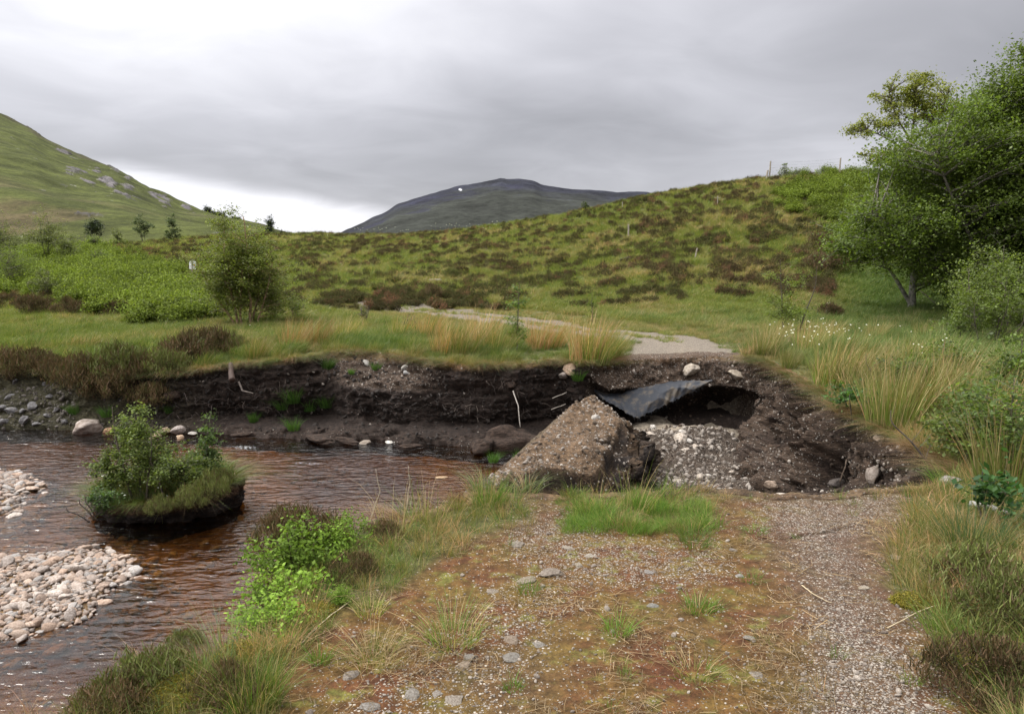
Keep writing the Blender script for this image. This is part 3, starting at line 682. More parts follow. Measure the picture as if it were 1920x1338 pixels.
# ------------------------------------------------------------------ far hills
def hill(name, sil, baseD, baseV, ridgeD, seed, colfn, mat, nz, namp, prof=1.0, nu=500, nv=160, back=1.5):
    su = np.array([a for a, _ in sil]); sv = np.array([b for _, b in sil])
    U = np.linspace(su[0], su[-1], nu); Vr = np.interp(U, su, sv); Vr = gsm(Vr, 0, 3)
    t_ = np.concatenate([np.linspace(0, 1, nv), np.linspace(1.02, 1.6, 14)])
    V = np.zeros((nu, len(t_), 3)); rd = np.interp(U, [a for a, _ in ridgeD], [b for _, b in ridgeD]); r = W(U, Vr, 1.0); 
    azr = r[:, 0]; zr = EYE + (r[:, 2] - EYE) * rd
    zb = np.interp(U, [a for a, _ in baseV], [float(W(0, b, baseD)[2]) for _, b in baseV])
    for j, q in enumerate(t_):
        D = baseD + (rd - baseD) * q; z = zb + (zr - zb) * (q ** prof if q <= 1 else 1 - back * (q - 1))
        V[:, j] = np.stack([azr * D, D, z], 1)
    x, y, z = (V[..., k].copy() for k in range(3)); q = t_[None] * np.ones((nu, 1))
    d = fbm(x / nz, y / nz, o=6, seed=seed, g=.52); g = (1 - np.abs(fbm(x / nz * .8, y / nz * .35, o=4, seed=seed + 5)) * 2.2)
    fade = 1 - 0.85 * np.exp(-((q - 1) / 0.05) ** 2)
    V[..., 2] += namp * (d + .6 * g) * fade * sm(q, 0, .15) + namp * .12 * fbm(x / nz * 6, y / nz * 6, o=4, seed=seed + 9)
    c, dz = colfn(V[..., 0], V[..., 1], V[..., 2], q, d, g); V[..., 2] += dz
    me = mesh(name, V.reshape(-1, 3), grid_faces(nu, len(t_)), c.reshape(-1, 3), [mat], True)
    return struct(name, me)
def lefthill_col(x, y, z, q, d, g):
    u, v = proj(x, y, z); n = fbm(x / 9, y / 9, z / 9, o=5, seed=91)[..., None]; n2 = fbm(x / 45, y / 45, o=4, seed=92)[..., None]; n3 = fbm(x / 3, y / 5, z / 3, o=3, seed=90)[..., None]
    c = np.array([.052, .060, .015]) * (1 + .28 * n) * (1 + .25 * n3); w1 = sm(n2 + .6 * n + .5 * sm(q, .75, 1.0)[..., None], .1, .7); c = c * (1 - w1) + w1 * np.array([.046, .042, .021]) * (1 + .3 * n)
    lowb = (sm(q, .28, .05))[..., None] * sm(n + n2 + .1, -.1, .5); c = c * (1 - .7 * lowb) + .7 * lowb * np.array([.080, .058, .032])
    rock = np.zeros_like(u); dz = np.zeros_like(u)
    nr = fbm(x / 5, y / 5, z / 3, o=5, seed=93)
    for (ru, rv, a, b, ang) in ((140, 322, 20, 8, .1), (168, 342, 20, 6, .3), (200, 342, 22, 7, .35), (240, 350, 12, 6, .35), (308, 377, 17, 11, .6), (125, 288, 26, 4, .35), (230, 364, 30, 3, .3), (78, 250, 18, 3, .5), (180, 322, 10, 4, .2), (241, 334, 9, 5, .4), (350, 390, 15, 4, .5), (290, 366, 14, 5, .5), (215, 318, 16, 3, .45)):
        du, dv = u - ru, v - rv; p = du * math.cos(ang) + dv * math.sin(ang); r_ = -du * math.sin(ang) + dv * math.cos(ang)
        rock = np.maximum(rock, np.exp(-(p / a) ** 2 - (r_ / b) ** 2))
    m = sm(rock + 1.1 * nr, .62, .80); dz = 1.1 * m * (fbm(x / 4, y / 4, z / 4, o=4, seed=94) + .3)
    speck = sm(vn(x / 1.6, y / 2.2, z / 1.6, seed=95), .86, .93) * sm(n[..., 0], -.1, .4)
    gk = (fbm(x / 2, y / 2, z / 2, o=4, seed=96) * .5 + .5)[..., None]
    c = c * (1 - m[..., None]) + m[..., None] * (np.array([.03, .028, .03]) * (1 - gk) + np.array([.17, .155, .155]) * gk)
    c = c * (1 - .8 * speck[..., None]) + .8 * speck[..., None] * np.array([.2, .19, .18])
    return c, dz
hill('hillside', [(-900, 60), (-500, 100), (-200, 150), (0, 213), (30, 228), (60, 242), (85, 260), (120, 277), (160, 294), (200, 311), (222, 319), (245, 332), (290, 357), (318, 372), (330, 381), (360, 391), (400, 402), (430, 411), (460, 420), (500, 430), (540, 445), (640, 500)],
     95, [(-900, 500), (0, 478), (300, 470), (500, 475), (640, 520)], [(-900, 520), (0, 430), (300, 330), (500, 250), (640, 220)], 90, lefthill_col, hillmat('hill_grass', 0.12, 1.2), 60, 3.0, 1.0, 760, 300)
def mtn_col(x, y, z, q, d, g):
    u, v = proj(x, y, z); n = fbm(x / 90, y / 160, z / 60, o=6, seed=101, g=.6)[..., None]; n2 = fbm(x / 300, y / 500, o=3, seed=102)[..., None]
    c = np.array([.027, .029, .024]) * (1 + .5 * n); w1 = sm(q[..., None] + .25 * n + .2 * n2, .55, .95); c = c * (1 - w1) + w1 * np.array([.020, .021, .030]) * (1 + .3 * n)
    sc = sm(n + .3 * n2, .28, .42) ; c = c * (1 - .6 * sc) + .6 * sc * np.array([.02, .02, .034])
    s = ((np.abs(u - 863 - .0 * v) < 3.8 - 1.3 * np.abs(v - 355.5 - (u - 863) * .25) ** 1) & (np.abs(v - 355.5 - (u - 863) * .25) < 2.0))
    c = np.where(s[..., None], np.array([.42, .42, .44]), c)
    return c, np.zeros_like(x)
hill('mountain', [(560, 470), (620, 447), (665, 430), (700, 411), (715, 405), (745, 382), (765, 377), (800, 366), (860, 351), (900, 343), (930, 337), (938, 334), (950, 337), (975, 336), (1003, 340), (1016, 348), (1060, 354), (1110, 358), (1150, 362), (1200, 361), (1215, 362), (1240, 372), (1320, 385), (1500, 400)],
     700, [(560, 476), (1500, 476)], [(560, 1500), (900, 1900), (1500, 1700)], 100, mtn_col, hillmat('mountain', 0.012, 9), 260, 14, 1.05, 620, 260)

# ------------------------------------------------------------------ plant prototypes
def blades(n, h, hv, spread, width, lean=(0.1, 0.0), curl=0.5, cols=((.1, .13, .03),), cw=None, seg=3, seed=0, tipc=None):
    r_ = np.random.default_rng(seed)
    a = r_.uniform(0, 2 * math.pi, n); rr = spread * np.sqrt(r_.random(n)) * .5
    root = np.stack([np.cos(a) * rr, np.sin(a) * rr, np.full(n, -.02)], 1)
    L = h * (1 - hv + 2 * hv * r_.random(n)); out_ = np.stack([np.cos(a), np.sin(a)], 1) * (spread * .9 * r_.random((n, 1))) / max(h, .01)
    out_ += np.array(lean) + .12 * r_.normal(size=(n, 2)); cu = curl * (0.4 + r_.random(n))
    faz = r_.uniform(0, math.pi, n); wd = np.stack([np.cos(faz), np.sin(faz), 0 * faz], 1) * (width * (.6 + .8 * r_.random(n)))[:, None]
    V = []; 
    for k in range(seg + 1):
        q = k / seg; p = root.copy()
        p[:, :2] += out_ * (L * (q + cu * q * q * 1.3))[:, None] * .6; p[:, 2] += L * (q - cu * .35 * q ** 3)
        wk = (1 - q ** 1.5) * .5 + .02
        V += [p - wd * wk, p + wd * wk]
    V = np.stack(V, 1); k2 = 2 * (seg + 1)
    f = np.array([[2 * k, 2 * k + 1, 2 * k + 3, 2 * k + 2] for k in range(seg)])
    Fc = (np.arange(n)[:, None, None] * k2 + f[None]).reshape(-1, 4)
    cols = np.array(cols); ci = r_.choice(len(cols), n, p=cw); C = cols[ci] * (.75 + .5 * r_.random((n, 1)))
    C = np.repeat(C[:, None], k2, 1)
    if tipc is not None:
        kk = np.repeat(np.arange(seg + 1) / seg, 2)[None, :, None] ** 1.5 * r_.random((n, 1, 1)) * 1.2
        C = C * (1 - np.clip(kk, 0, 1)) + np.clip(kk, 0, 1) * np.array(tipc)
    return V.reshape(-1, 3), Fc, C.reshape(-1, 3)
def quads(P, size, cols, cw=None, seed=0, aspect=.6, up=0.0, sv=.4):
    r_ = np.random.default_rng(seed); n = len(P)
    nn = r_.normal(size=(n, 3)); nn[:, 2] = np.abs(nn[:, 2]) + up; nn /= np.linalg.norm(nn, axis=1)[:, None]
    a = np.cross(nn, r_.normal(size=(n, 3))); a /= np.linalg.norm(a, axis=1)[:, None] + 1e-9; b = np.cross(nn, a)
    s = (size * (1 - sv + 2 * sv * r_.random(n)))[:, None]
    V = np.stack([P - a * s, P - b * s * aspect, P + a * s, P + b * s * aspect], 1)
    cols = np.array(cols); C = cols[r_.choice(len(cols), n, p=cw)] * (.7 + .6 * r_.random((n, 1)))
    return V.reshape(-1, 3), (np.arange(n)[:, None] * 4 + np.arange(4)[None]), np.repeat(C, 4, 0)
GRN = (.085, .125, .026); BGR = (.11, .185, .03); DGR = (.045, .075, .018); STR = (.30, .235, .115); RUS = (.24, .14, .065); OLV = (.11, .12, .038)
def tuft(name, mat, **k):
    V, Fc, C = blades(**k); return mesh(name, V, Fc, C, [mat], False)
def heather_geo(seed, w_=.5, h=.3, n=900, cols=((.052, .038, .018), (.04, .045, .016), (.085, .05, .028), (.035, .028, .016)), cw=(.4, .25, .2, .15), leaf=.011):
    r_ = np.random.default_rng(seed); B = Bag()
    ns = 46; 
    pts = []
    for i in range(ns):
        a = r_.uniform(0, 6.28); rr = math.sqrt(r_.random()); base_ = np.array([math.cos(a), math.sin(a), 0]) * rr * w_ * .25
        tip = np.array([math.cos(a) * rr * w_ * .5, math.sin(a) * rr * w_ * .5, h * (1.05 - .65 * rr * rr) * r_.uniform(.75, 1.1)])
        pts.append((base_, tip)); 
        if i % 2 == 0: B.tube(np.stack([base_, base_ * .5 + tip * .5 + r_.normal(0, .01, 3), tip]), [.004, .003, .0015], 3, (.07, .05, .035))
    ci = r_.integers(0, ns, n); q = .35 + .65 * r_.random(n) ** .7
    b = np.array([p[0] for p in pts])[ci]; tp = np.array([p[1] for p in pts])[ci]
    P = b + (tp - b) * q[:, None] + r_.normal(0, .028 * w_ / .5, (n, 3)) * np.array([1, 1, .8]); P[:, 2] = np.abs(P[:, 2])
    V, Fc, C = quads(P, leaf * (w_ / .5), cols, cw, seed, .55, 0.1); B.add(V, Fc, None, C)
    # upright shoots
    k = n // 3; ci = r_.integers(0, ns, k); tp = np.array([p[1] for p in pts])[ci] + r_.normal(0, .03, (k, 3)); L = .05 * (.5 + r_.random(k)); wd = .0032
    az = r_.uniform(0, 3.14, k); dx = np.stack([np.cos(az), np.sin(az), 0 * az], 1) * wd * (w_ / .5); up = np.stack([r_.normal(0, .3, k), r_.normal(0, .3, k), np.ones(k)], 1) * L[:, None]
    V = np.stack([tp - dx, tp + dx, tp + up + dx * .4, tp + up - dx * .4], 1).reshape(-1, 3); cc = np.array(cols)[r_.choice(len(cols), k, p=cw)] * 1.25
    B.add(V, np.arange(k)[:, None] * 4 + np.arange(4)[None], None, np.repeat(cc, 4, 0))
    return B
def leafy_geo(seed, w_=.5, h=.45, n=900, leaf=.014, cols=(BGR, GRN, (.14, .22, .04)), cw=(.5, .3, .2)):
    r_ = np.random.default_rng(seed); B = Bag(); ns = 26; S = []
    for i in range(ns):
        a = r_.uniform(0, 6.28); rr = math.sqrt(r_.random()); b = np.array([math.cos(a), math.sin(a), 0]) * rr * w_ * .2
        tip = np.array([math.cos(a) * rr * w_ * .55, math.sin(a) * rr * w_ * .55, h * (1.05 - .6 * rr * rr) * r_.uniform(.6, 1.15)]); S.append((b, tip))
        B.tube(np.stack([b, (b + tip) / 2 + r_.normal(0, .02, 3), tip]), [.005, .0035, .0015], 3, (.09, .085, .04))
    ci = r_.integers(0, ns, n); q = .2 + .8 * r_.random(n) ** .7; b = np.array([p[0] for p in S])[ci]; tp = np.array([p[1] for p in S])[ci]
    P = b + (tp - b) * q[:, None] + r_.normal(0, .035 * w_ / .5, (n, 3)); P[:, 2] = np.abs(P[:, 2])
    V, Fc, C = quads(P, leaf, cols, cw, seed, .6, .7); B.add(V, Fc, None, C); return B
def stone_geo(seed, sub=2, flat=.6, rough=.25, sharp=False):
    import bmesh
    bm = bmesh.new(); bmesh.ops.create_icosphere(bm, subdivisions=sub, radius=.5); V = np.array([v.co[:] for v in bm.verts]); Fc = np.array([[v.index for v in f.verts] for f in bm.faces]); bm.free()
    r_ = np.random.default_rng(seed); o = r_.uniform(0, 50, 3)
    if sharp:
        for _ in range(11):
            nn = r_.normal(size=3); nn /= np.linalg.norm(nn); d = r_.uniform(.27, .42); k = V @ nn; V = V - np.clip(k - d, 0, None)[:, None] * nn
    d = fbm(V[:, 0] * 2.4 + o[0], V[:, 1] * 2.4 + o[1], V[:, 2] * 2.4 + o[2], o=4, seed=seed)
    V = V * (1 + rough * d)[:, None]; V = V * np.array([1.15 * r_.uniform(.9, 1.15), .85 * r_.uniform(.9, 1.15), flat])
    return V, Fc
STONES = [stone_geo(200 + i, 2, .55 + .2 * (i % 3) / 2, .28, i % 2 == 1) for i in range(9)]
COBS = [stone_geo(230 + i, 3, .42 + .1 * (i % 3), .32, i % 3 != 0) for i in range(7)]

# ------------------------------------------------------------------ geometry-node scatter (only for uncountable ground cover)
def scatter(name, label, cat, P, rot, scl, idx, tint, protos):
    P = np.asarray(P, np.float32); n = len(P)
    col = bpy.data.collections.new(name + '_kinds')
    for i, me in enumerate(protos): col.objects.link(bpy.data.objects.new('%s_kind_%02d' % (name, i), me))
    me = bpy.data.meshes.new(name); me.vertices.add(n); me.vertices.foreach_set('co', P.ravel())
    def at(nm, typ, key, arr): a = me.attributes.new(nm, typ, 'POINT'); a.data.foreach_set(key, np.ascontiguousarray(arr).ravel())
    at('rot', 'FLOAT_VECTOR', 'vector', np.asarray(rot, np.float32)); 
    scl = np.asarray(scl, np.float32); scl = scl if scl.ndim == 2 else np.repeat(scl[:, None], 3, 1); at('scl', 'FLOAT_VECTOR', 'vector', scl.astype(np.float32))
    at('idx', 'INT', 'value', np.asarray(idx, np.int32)); tt = np.ones((n, 4), np.float32); tt[:, :3] = tint; at('tint', 'FLOAT_COLOR', 'color', tt)
    o = obj(name, me); tag(o, label, cat, kind='stuff')
    ng = bpy.data.node_groups.new(name + '_scatter', 'GeometryNodeTree')
    ng.interface.new_socket(name='Geometry', in_out='INPUT', socket_type='NodeSocketGeometry'); ng.interface.new_socket(name='Geometry', in_out='OUTPUT', socket_type='NodeSocketGeometry')
    N = ng.nodes; gi = N.new('NodeGroupInput'); go = N.new('NodeGroupOutput'); ip = N.new('GeometryNodeInstanceOnPoints'); ci = N.new('GeometryNodeCollectionInfo')
    ci.inputs['Collection'].default_value = col; ci.inputs['Separate Children'].default_value = True; ci.inputs['Reset Children'].default_value = True
    ip.inputs['Pick Instance'].default_value = True
    def na(nm, typ): q = N.new('GeometryNodeInputNamedAttribute'); q.data_type = typ; q.inputs['Name'].default_value = nm; return q.outputs['Attribute']
    L = ng.links; m2p = N.new('GeometryNodeMeshToPoints')
    L.new(gi.outputs[0], m2p.inputs['Mesh']); L.new(m2p.outputs[0], ip.inputs['Points']); L.new(ci.outputs[0], ip.inputs['Instance'])
    L.new(na('idx', 'INT'), ip.inputs['Instance Index']); L.new(na('rot', 'FLOAT_VECTOR'), ip.inputs['Rotation']); L.new(na('scl', 'FLOAT_VECTOR'), ip.inputs['Scale'])
    L.new(ip.outputs[0], go.inputs[0])
    md = o.modifiers.new('scatter', 'NODES'); md.node_group = ng
    return o
def zrot(n, tilt=.08):
    r_ = np.zeros((n, 3)); r_[:, 2] = rng.uniform(0, 6.28, n); r_[:, :2] = rng.normal(0, tilt, (n, 2)); return r_
def wrot(n, tilt=.08):                                             # keeps wind lean: small turns only
    r_ = np.zeros((n, 3)); r_[:, 2] = rng.normal(0, .45, n); r_[:, :2] = rng.normal(0, tilt, (n, 2)); return r_

wet = (.16, .03)
P_tuft = [tuft('grass_tuft', M_inst, n=34, h=.16, hv=.4, spread=.16, width=.006, lean=(.12, .02), curl=.8, cols=((1, 1, 1), (1.5, 1.2, 1.4), (.7, .8, .7)), cw=(.5, .2, .3), seed=i) for i in range(3)]
P_long = [tuft('grass_clump', M_inst, n=60, h=.42, hv=.45, spread=.34, width=.0085, lean=(.32, .05), curl=.75, cols=((1, 1, 1), (2.0, 1.45, 1.9), (.7, .8, .7)), cw=(.55, .22, .23), seed=10 + i) for i in range(4)]
P_moor = [tuft('moor_grass', M_inst, n=46, h=.26, hv=.5, spread=.42, width=.017, lean=(.2, .0), curl=.8, cols=((1, 1, 1), (1.7, 1.3, 1.6), (.7, .8, .7)), cw=(.55, .2, .25), seed=20 + i, seg=2) for i in range(4)]
def heath_mesh(i, mat, **k): return heather_geo(40 + i, **k).mesh('heather_bush', [mat], False)
WH = dict(cols=((1, 1, 1), (.8, 1.15, .8), (1.6, 1.2, 1.3), (.65, .65, .75)), cw=(.4, .25, .2, .15))
P_heath = [heath_mesh(i, M_heath_i, n=520, leaf=.02, **WH) for i in range(4)]
P_brack = [leafy_geo(60 + i, .7, .5, 420, .03, ((1, 1, 1), (.75, .8, .8), (1.25, 1.2, 1.3)), (.5, .3, .2)).mesh('bracken_clump', [M_inst], False) for i in range(3)]
def stonemesh(lst, mat, nm='stone', c=1.0, smooth=True): return [mesh(nm, V, Fc, np.full((len(V), 3), c), [mat], smooth) for V, Fc in lst]
P_stone = stonemesh(STONES, M_rock_i)

def sample(n, a0, a1, d0, d1, power=1.0):
    a = rng.uniform(a0, a1, n); q = rng.random(n) ** power; y = np.exp(np.log(d0) + (np.log(d1) - np.log(d0)) * q); return a * y, y
RING = 0.06

# --- moor: grass and heather on the slope
x, y = sample(90000, -.78, .80, 17, 78, .85)
z, s = H(x, y, full=True); c_ = classify(x, y, z); nh = fbm(x / 0.62, y / 0.95, o=3, seed=301); nbig = fbm(x / 9, y / 9, o=3, seed=302)
u, v = c_['u'], c_['v']; vis = (v > 290) & (s < -.3)
green_hollow = sm(u, 1480, 1640) * sm(v, 455, 520)                    # lush grass under the trees, no heather
upper = sm(y, 24, 29)
hmask = (nh + .22 * nbig + .12 * rng.normal(size=len(x)) > .08) & (upper > .5) & (c_['brack'] < .4) & (green_hollow < .5) & vis
hm2 = hmask & (rng.random(len(x)) < .5)
gm = vis & ((c_['track'] < .5) | ((c_['dt'] < .3) & (rng.random(len(x)) < .5))) & ~(hmask & (rng.random(len(x)) < .55)) & (c_['brack'] < .75)
gm &= (rng.random(len(x)) < np.where(y < 28, .95, .75))
X_, Y_, Z_ = x[gm], y[gm], z[gm]; nn_ = fbm(X_ / 2.5, Y_ / 2.5, o=4, seed=303) + .35 * rng.normal(size=len(X_))
wS = sm(nn_, -.05, .9)[:, None]; ghm = green_hollow[gm][:, None]
tint = np.array([.150, .185, .046]) * (1 - wS) + np.array([.29, .24, .115]) * wS; tint = tint * (1 - ghm) + ghm * np.array([.080, .125, .030]) * (1 + .5 * wS)
drybelt = (np.exp(-((c_['dt'][gm] - 1.9) / .8) ** 2) * (Y_ < 30))[:, None] * .55; tint = tint * (1 - drybelt) + drybelt * np.array([.25, .19, .09])
tt_ = sm(Y_, 24, 34); sc = (.55 + .5 * rng.random(len(X_))) * (.75 + .45 * tt_) * np.where(c_['dt'][gm] < 2.8, .5, 1)
scatter('moor_grass', 'rough green and straw grass over the moorland slope', 'grass', np.stack([X_, Y_, Z_], 1), wrot(len(X_)), sc, rng.integers(0, 4, len(X_)), tint, P_moor)
x2, y2, z2 = x[hm2], y[hm2], z[hm2]; n_ = len(x2); k_ = rng.random((n_, 1)); nc = sm(fbm(x2 / 5, y2 / 5, o=3, seed=304), -.3, .4)[:, None]
tint = np.array([.060, .045, .024]) * (1 - nc) + nc * np.array([.057, .053, .022]); rr_ = rng.random((n_, 1)) < .12; tint = np.where(rr_, np.array([.13, .075, .045]), tint)
sc = np.stack([(.55 + .75 * rng.random(n_))] * 2 + [(.6 + .65 * rng.random(n_))], 1)
scatter('heather', 'brown heather growing in patches all over the slope', 'heather', np.stack([x2, y2, z2 - .02], 1), zrot(n_), sc, rng.integers(0, 4, n_), tint * 1.1, P_heath)
# --- bracken
x, y = sample(60000, -.75, .72, 22, 62); z = base_h(x, y); c_ = classify(x, y, z); m = (c_['brack'] > .5) & (rng.random(len(x)) < .5) & (fbm(x / 1.1, y / 1.1, o=3, seed=309) > -.28)
x, y, z = x[m], y[m], z[m]; n_ = len(x); nn_ = (fbm(x / 1.5, y / 1.5, seed=305) * .5 + .5)[:, None]
scatter('bracken', 'bright green bracken and bilberry carpeting the slopes', 'bracken', np.stack([x, y, z - .1 + .38 * nn_[:, 0]], 1), zrot(n_), .7 + .7 * rng.random(n_), rng.integers(0, 3, n_), np.array([.132, .172, .028]) * (.5 + .95 * nn_), P_brack)
# --- terrace and verges: long grass
x, y = sample(68000, -.8, 1.05, 6.0, 24, 1.0); z, s = H(x, y, full=True); c_ = classify(x, y, z); u, v = c_['u'], c_['v']
m = (s < -.02) & (c_['bare'] < .25) & (c_['track'] < .5) & ((y > 12.5) | (u > 1450)) & (rng.random(len(x)) < .62)
x, y, z, u, v = x[m], y[m], base_h(x[m], y[m]), u[m], v[m]; s = s[m]; n_ = len(x)
nn_ = fbm(x / 1.4, y / 1.4, o=4, seed=306) + .3 * rng.normal(size=n_)
w1 = sm(nn_ - .12 * sm(u, 1400, 1500), .0, .8)[:, None]; tint = np.array([.105, .150, .038]) * (1 - w1) + np.array([.235, .195, .095]) * w1; dk = (sm(fbm(x / .8, y / .8, o=3, seed=308), .0, .5) * .5)[:, None]; tint = tint * (1 - dk) + dk * np.array([.065, .115, .026])
rb = (sm(s, -.7, -.2) * .55)[:, None]; tint = tint * (1 - rb) + rb * np.array([.20, .15, .062])
hsc = (.5 + .5 * rng.random(n_)) * (.85 + .5 * vn(x / .5, y / .5, seed=307)); hsc *= np.where(s > -.38, np.where(u > 1400, .26, .55), 1) * np.where((u < 1400) | (y > 16), .72, 1)
hsc *= np.where((c_['dt'][m] < 3.2) & (y > 12.5) & (u < 1400), .55, 1)
scatter('terrace_grass', 'long bent grass covering the river terrace and verge', 'grass', np.stack([x, y, z], 1), wrot(n_), hsc, rng.integers(0, 4, n_), tint, P_long)

# ================================================================== placing helpers
def ground_at(u, v, dmin=2.2, dmax=95, flat=False):
    D = np.exp(np.linspace(math.log(dmin), math.log(dmax), 1400)); P = W(u, v, D)
    h = base_h(P[:, 0], P[:, 1]) if flat else H(P[:, 0], P[:, 1]); b = np.nonzero(P[:, 2] < h)[0]
    i = b[0] if len(b) else len(D) - 1; p = P[i].copy(); p[2] = h[i]; return p
def put(name, me, p, label, cat, group=None, rz=0.0, scl=1.0, tilt=(0, 0), color=None):
    o = obj(name, me, loc=p, rot=(tilt[0], tilt[1], rz), scl=scl); tag(o, label, cat, group)
    if color is not None: o.color = (*color, 1)
    return o

# ------------------------------------------------------------------ trees
def curve(a, b, n, sag, r_, wob):
    t_ = np.linspace(0, 1, n)[:, None]; L = np.linalg.norm(b - a); m = (a + b) / 2 + np.array([0, 0, sag * L]) + r_.normal(0, wob * L, 3)
    return a * (1 - t_) ** 2 + 2 * m * t_ * (1 - t_) + b * t_ ** 2
def envtree(seed, stems, ells, ncl, csig, nleaf, leaf, cols, cw=None, bark=(.1, .085, .07), barkm=None, twig=.012, up=.7, flatc=.6, shell=.42, k=8, subt=3, lcol=None, leafmat=None, aspect=.6, sag=.08):
    r_ = np.random.default_rng(seed); T = Bag(); Lp = []; S = []
    for pts, r0, r1 in stems:
        pts = np.array(pts, float); q = np.linspace(0, len(pts) - 1, 5 * len(pts)); P = np.stack([gsm(np.interp(q, np.arange(len(pts)), pts[:, i]), 0, 2) for i in range(3)], 1)
        P[0] = pts[0]; P += fbm(P[:, 2] * 1.3 + seed, P[:, 0] * 0 + 3 * r0 * 100, o=3, seed=seed)[:, None] * np.array([.05, .05, 0]) * P[-1, 2] * .5
        rad = r0 + (r1 - r0) * np.linspace(0, 1, len(P)) ** .8; rad[0] *= 1.25; T.tube(P, rad, k, bark); S.append(P)
    SP = np.vstack(S)
    vol = np.array([np.prod(e[1]) for e in ells]); ei = r_.choice(len(ells), ncl, p=vol / vol.sum())
    d = r_.normal(size=(ncl, 3)); d /= np.linalg.norm(d, axis=1)[:, None]; rr = r_.random(ncl) ** shell
    C = np.array([ells[i][0] for i in ei]) + d * rr[:, None] * np.array([ells[i][1] for i in ei]); C = C[C[:, 2] > .08 * SP[:, 2].max()]
    ncl = len(C); segs = []
    for c in C:
        dv = np.linalg.norm((SP - c) * np.array([1, 1, .8]), axis=1) + 3 * np.clip(SP[:, 2] - c[2] + .25 * np.linalg.norm((SP - c)[:, :2], axis=1), 0, None); a = SP[np.argmin(dv)]
        Q = curve(a, c, 6, sag, r_, .05); L = np.linalg.norm(c - a); T.tube(Q, np.linspace(twig * (.5 + .5 * min(L, 2)), twig * .25, 6), 4, bark); segs.append(Q)
        for _ in range(subt):
            p = Q[r_.integers(2, 6)]; e = c + r_.normal(0, csig * 1.1, 3) * np.array([1, 1, .8]); T.tube(curve(p, e, 4, .05, r_, .08), np.linspace(twig * .35, twig * .12, 4), 3, bark); segs.append(curve(p, e, 4, .05, r_, .05))
    ci = r_.integers(0, ncl, nleaf); wcl = .55 + .9 * r_.random(ncl)
    P = C[ci] + r_.normal(0, 1, (nleaf, 3)) * csig * wcl[ci][:, None] * np.array([1, 1, flatc])
    m = nleaf // 3; si = r_.integers(0, len(segs), m); P[:m] = np.array([segs[i][-1 - r_.integers(0, 2)] for i in si]) + r_.normal(0, csig * .3, (m, 3))
    P = P[P[:, 2] > .02 * SP[:, 2].max()]
    V, Fc, CC = quads(P, leaf, cols, cw, seed, aspect, up)
    g = .82 + .36 * vn(P[:, 0] / csig * .5, P[:, 1] / csig * .5, P[:, 2] / csig * .5, seed=seed); CC = CC * np.repeat(g, 4)[:, None]
    tm = T.mesh('trunk', [barkm or M_bark], True); lm = mesh('crown', V, Fc, CC, [leafmat or M_leaf], False)
    return tm, lm
def tree(name, geo, p, label, cat='tree', group=None, rz=0, scl=1.0):
    r = obj(name, None, loc=p, rot=(0, 0, rz), scl=scl); tag(r, label, cat, group)
    obj('trunk', geo[0], r); obj('crown', geo[1], r); return r
LG = ((.115, .165, .030), (.145, .20, .038), (.08, .12, .022), (.20, .25, .07))
LGW = (.4, .3, .2, .1)
# large trees on the right
gA = envtree(501, [([(0, 0, -.1), (-.3, 0, 2), (-.9, .1, 4.2), (-1.1, 0, 6.6)], .17, .03), ([(.3, .2, -.1), (-.9, -.3, 1.3), (-2.4, -.5, 2.6), (-4.2, -.6, 3.4)], .12, .02), ([(.4, 0, -.1), (.9, .2, 2.4), (1.2, .1, 5), (1.2, 0, 7.6)], .14, .03), ([(0, -.2, -.1), (-.8, -.8, 2), (-1.9, -1.0, 3.6), (-2.6, -1.2, 5)], .10, .02)],
    [((-1, 0, 4.4), (2.7, 2.2, 2.3)), ((.9, 0, 6.6), (1.8, 1.7, 1.5)), ((-3.2, -.5, 2.9), (1.7, 1.5, 1.2)), ((.8, -.4, 3.2), (2.2, 1.8, 1.9)), ((-1.8, -.8, 1.9), (1.6, 1.3, .8)), ((.5, -.5, 1.5), (2.2, 1.5, .8))], 460, .30, 130000, .042, LG, LGW, bark=(.13, .115, .095), twig=.028)
gB = envtree(502, [([(0, 0, -.1), (.1, 0, 2.4), (-.3, .1, 5), (0, 0, 8.0)], .2, .03), ([(0, .2, -.1), (-.9, 0, 2.4), (-1.7, 0, 4.4), (-1.9, .2, 6.1)], .14, .02), ([(.2, 0, -.1), (1.3, 0, 2.8), (2.2, 0, 5.4)], .13, .03)],
    [((0, 0, 6.4), (2.2, 2.0, 1.9)), ((-1.3, 0, 4.6), (2.0, 1.9, 1.6)), ((1.4, 0, 4.6), (2.1, 2, 1.8)), ((-.2, -.4, 3.0), (2.4, 2, 1.2)), ((0, -.4, 1.6), (2.2, 1.6, .8))], 440, .30, 125000, .042, LG, LGW, bark=(.13, .115, .095), twig=.028)
def P0(u, v, D): p = W(u, v, D); p[2] = float(base_h(p[:1], p[1:2])[0]); return p
tree('broadleaf_tree', gA, P0(1850, 600, 21.0), 'leafy green tree on the right with low limbs sweeping out over the grassy hollow', group='big trees at the right edge', scl=.92)
tree('broadleaf_tree', gB, P0(1935, 600, 21), 'tallest leafy tree, its crown cut by the right edge of the photo', group='big trees at the right edge', scl=.93)
tree('broadleaf_tree', gB, P0(1815, 560, 27), 'leafy tree standing behind the low-limbed tree, uphill of it', group='big trees at the right edge', rz=2.2, scl=.84)
tree('broadleaf_tree', gA, P0(2060, 600, 24), 'leafy tree farthest right, behind the tallest tree', group='big trees at the right edge', rz=.6, scl=1.0)
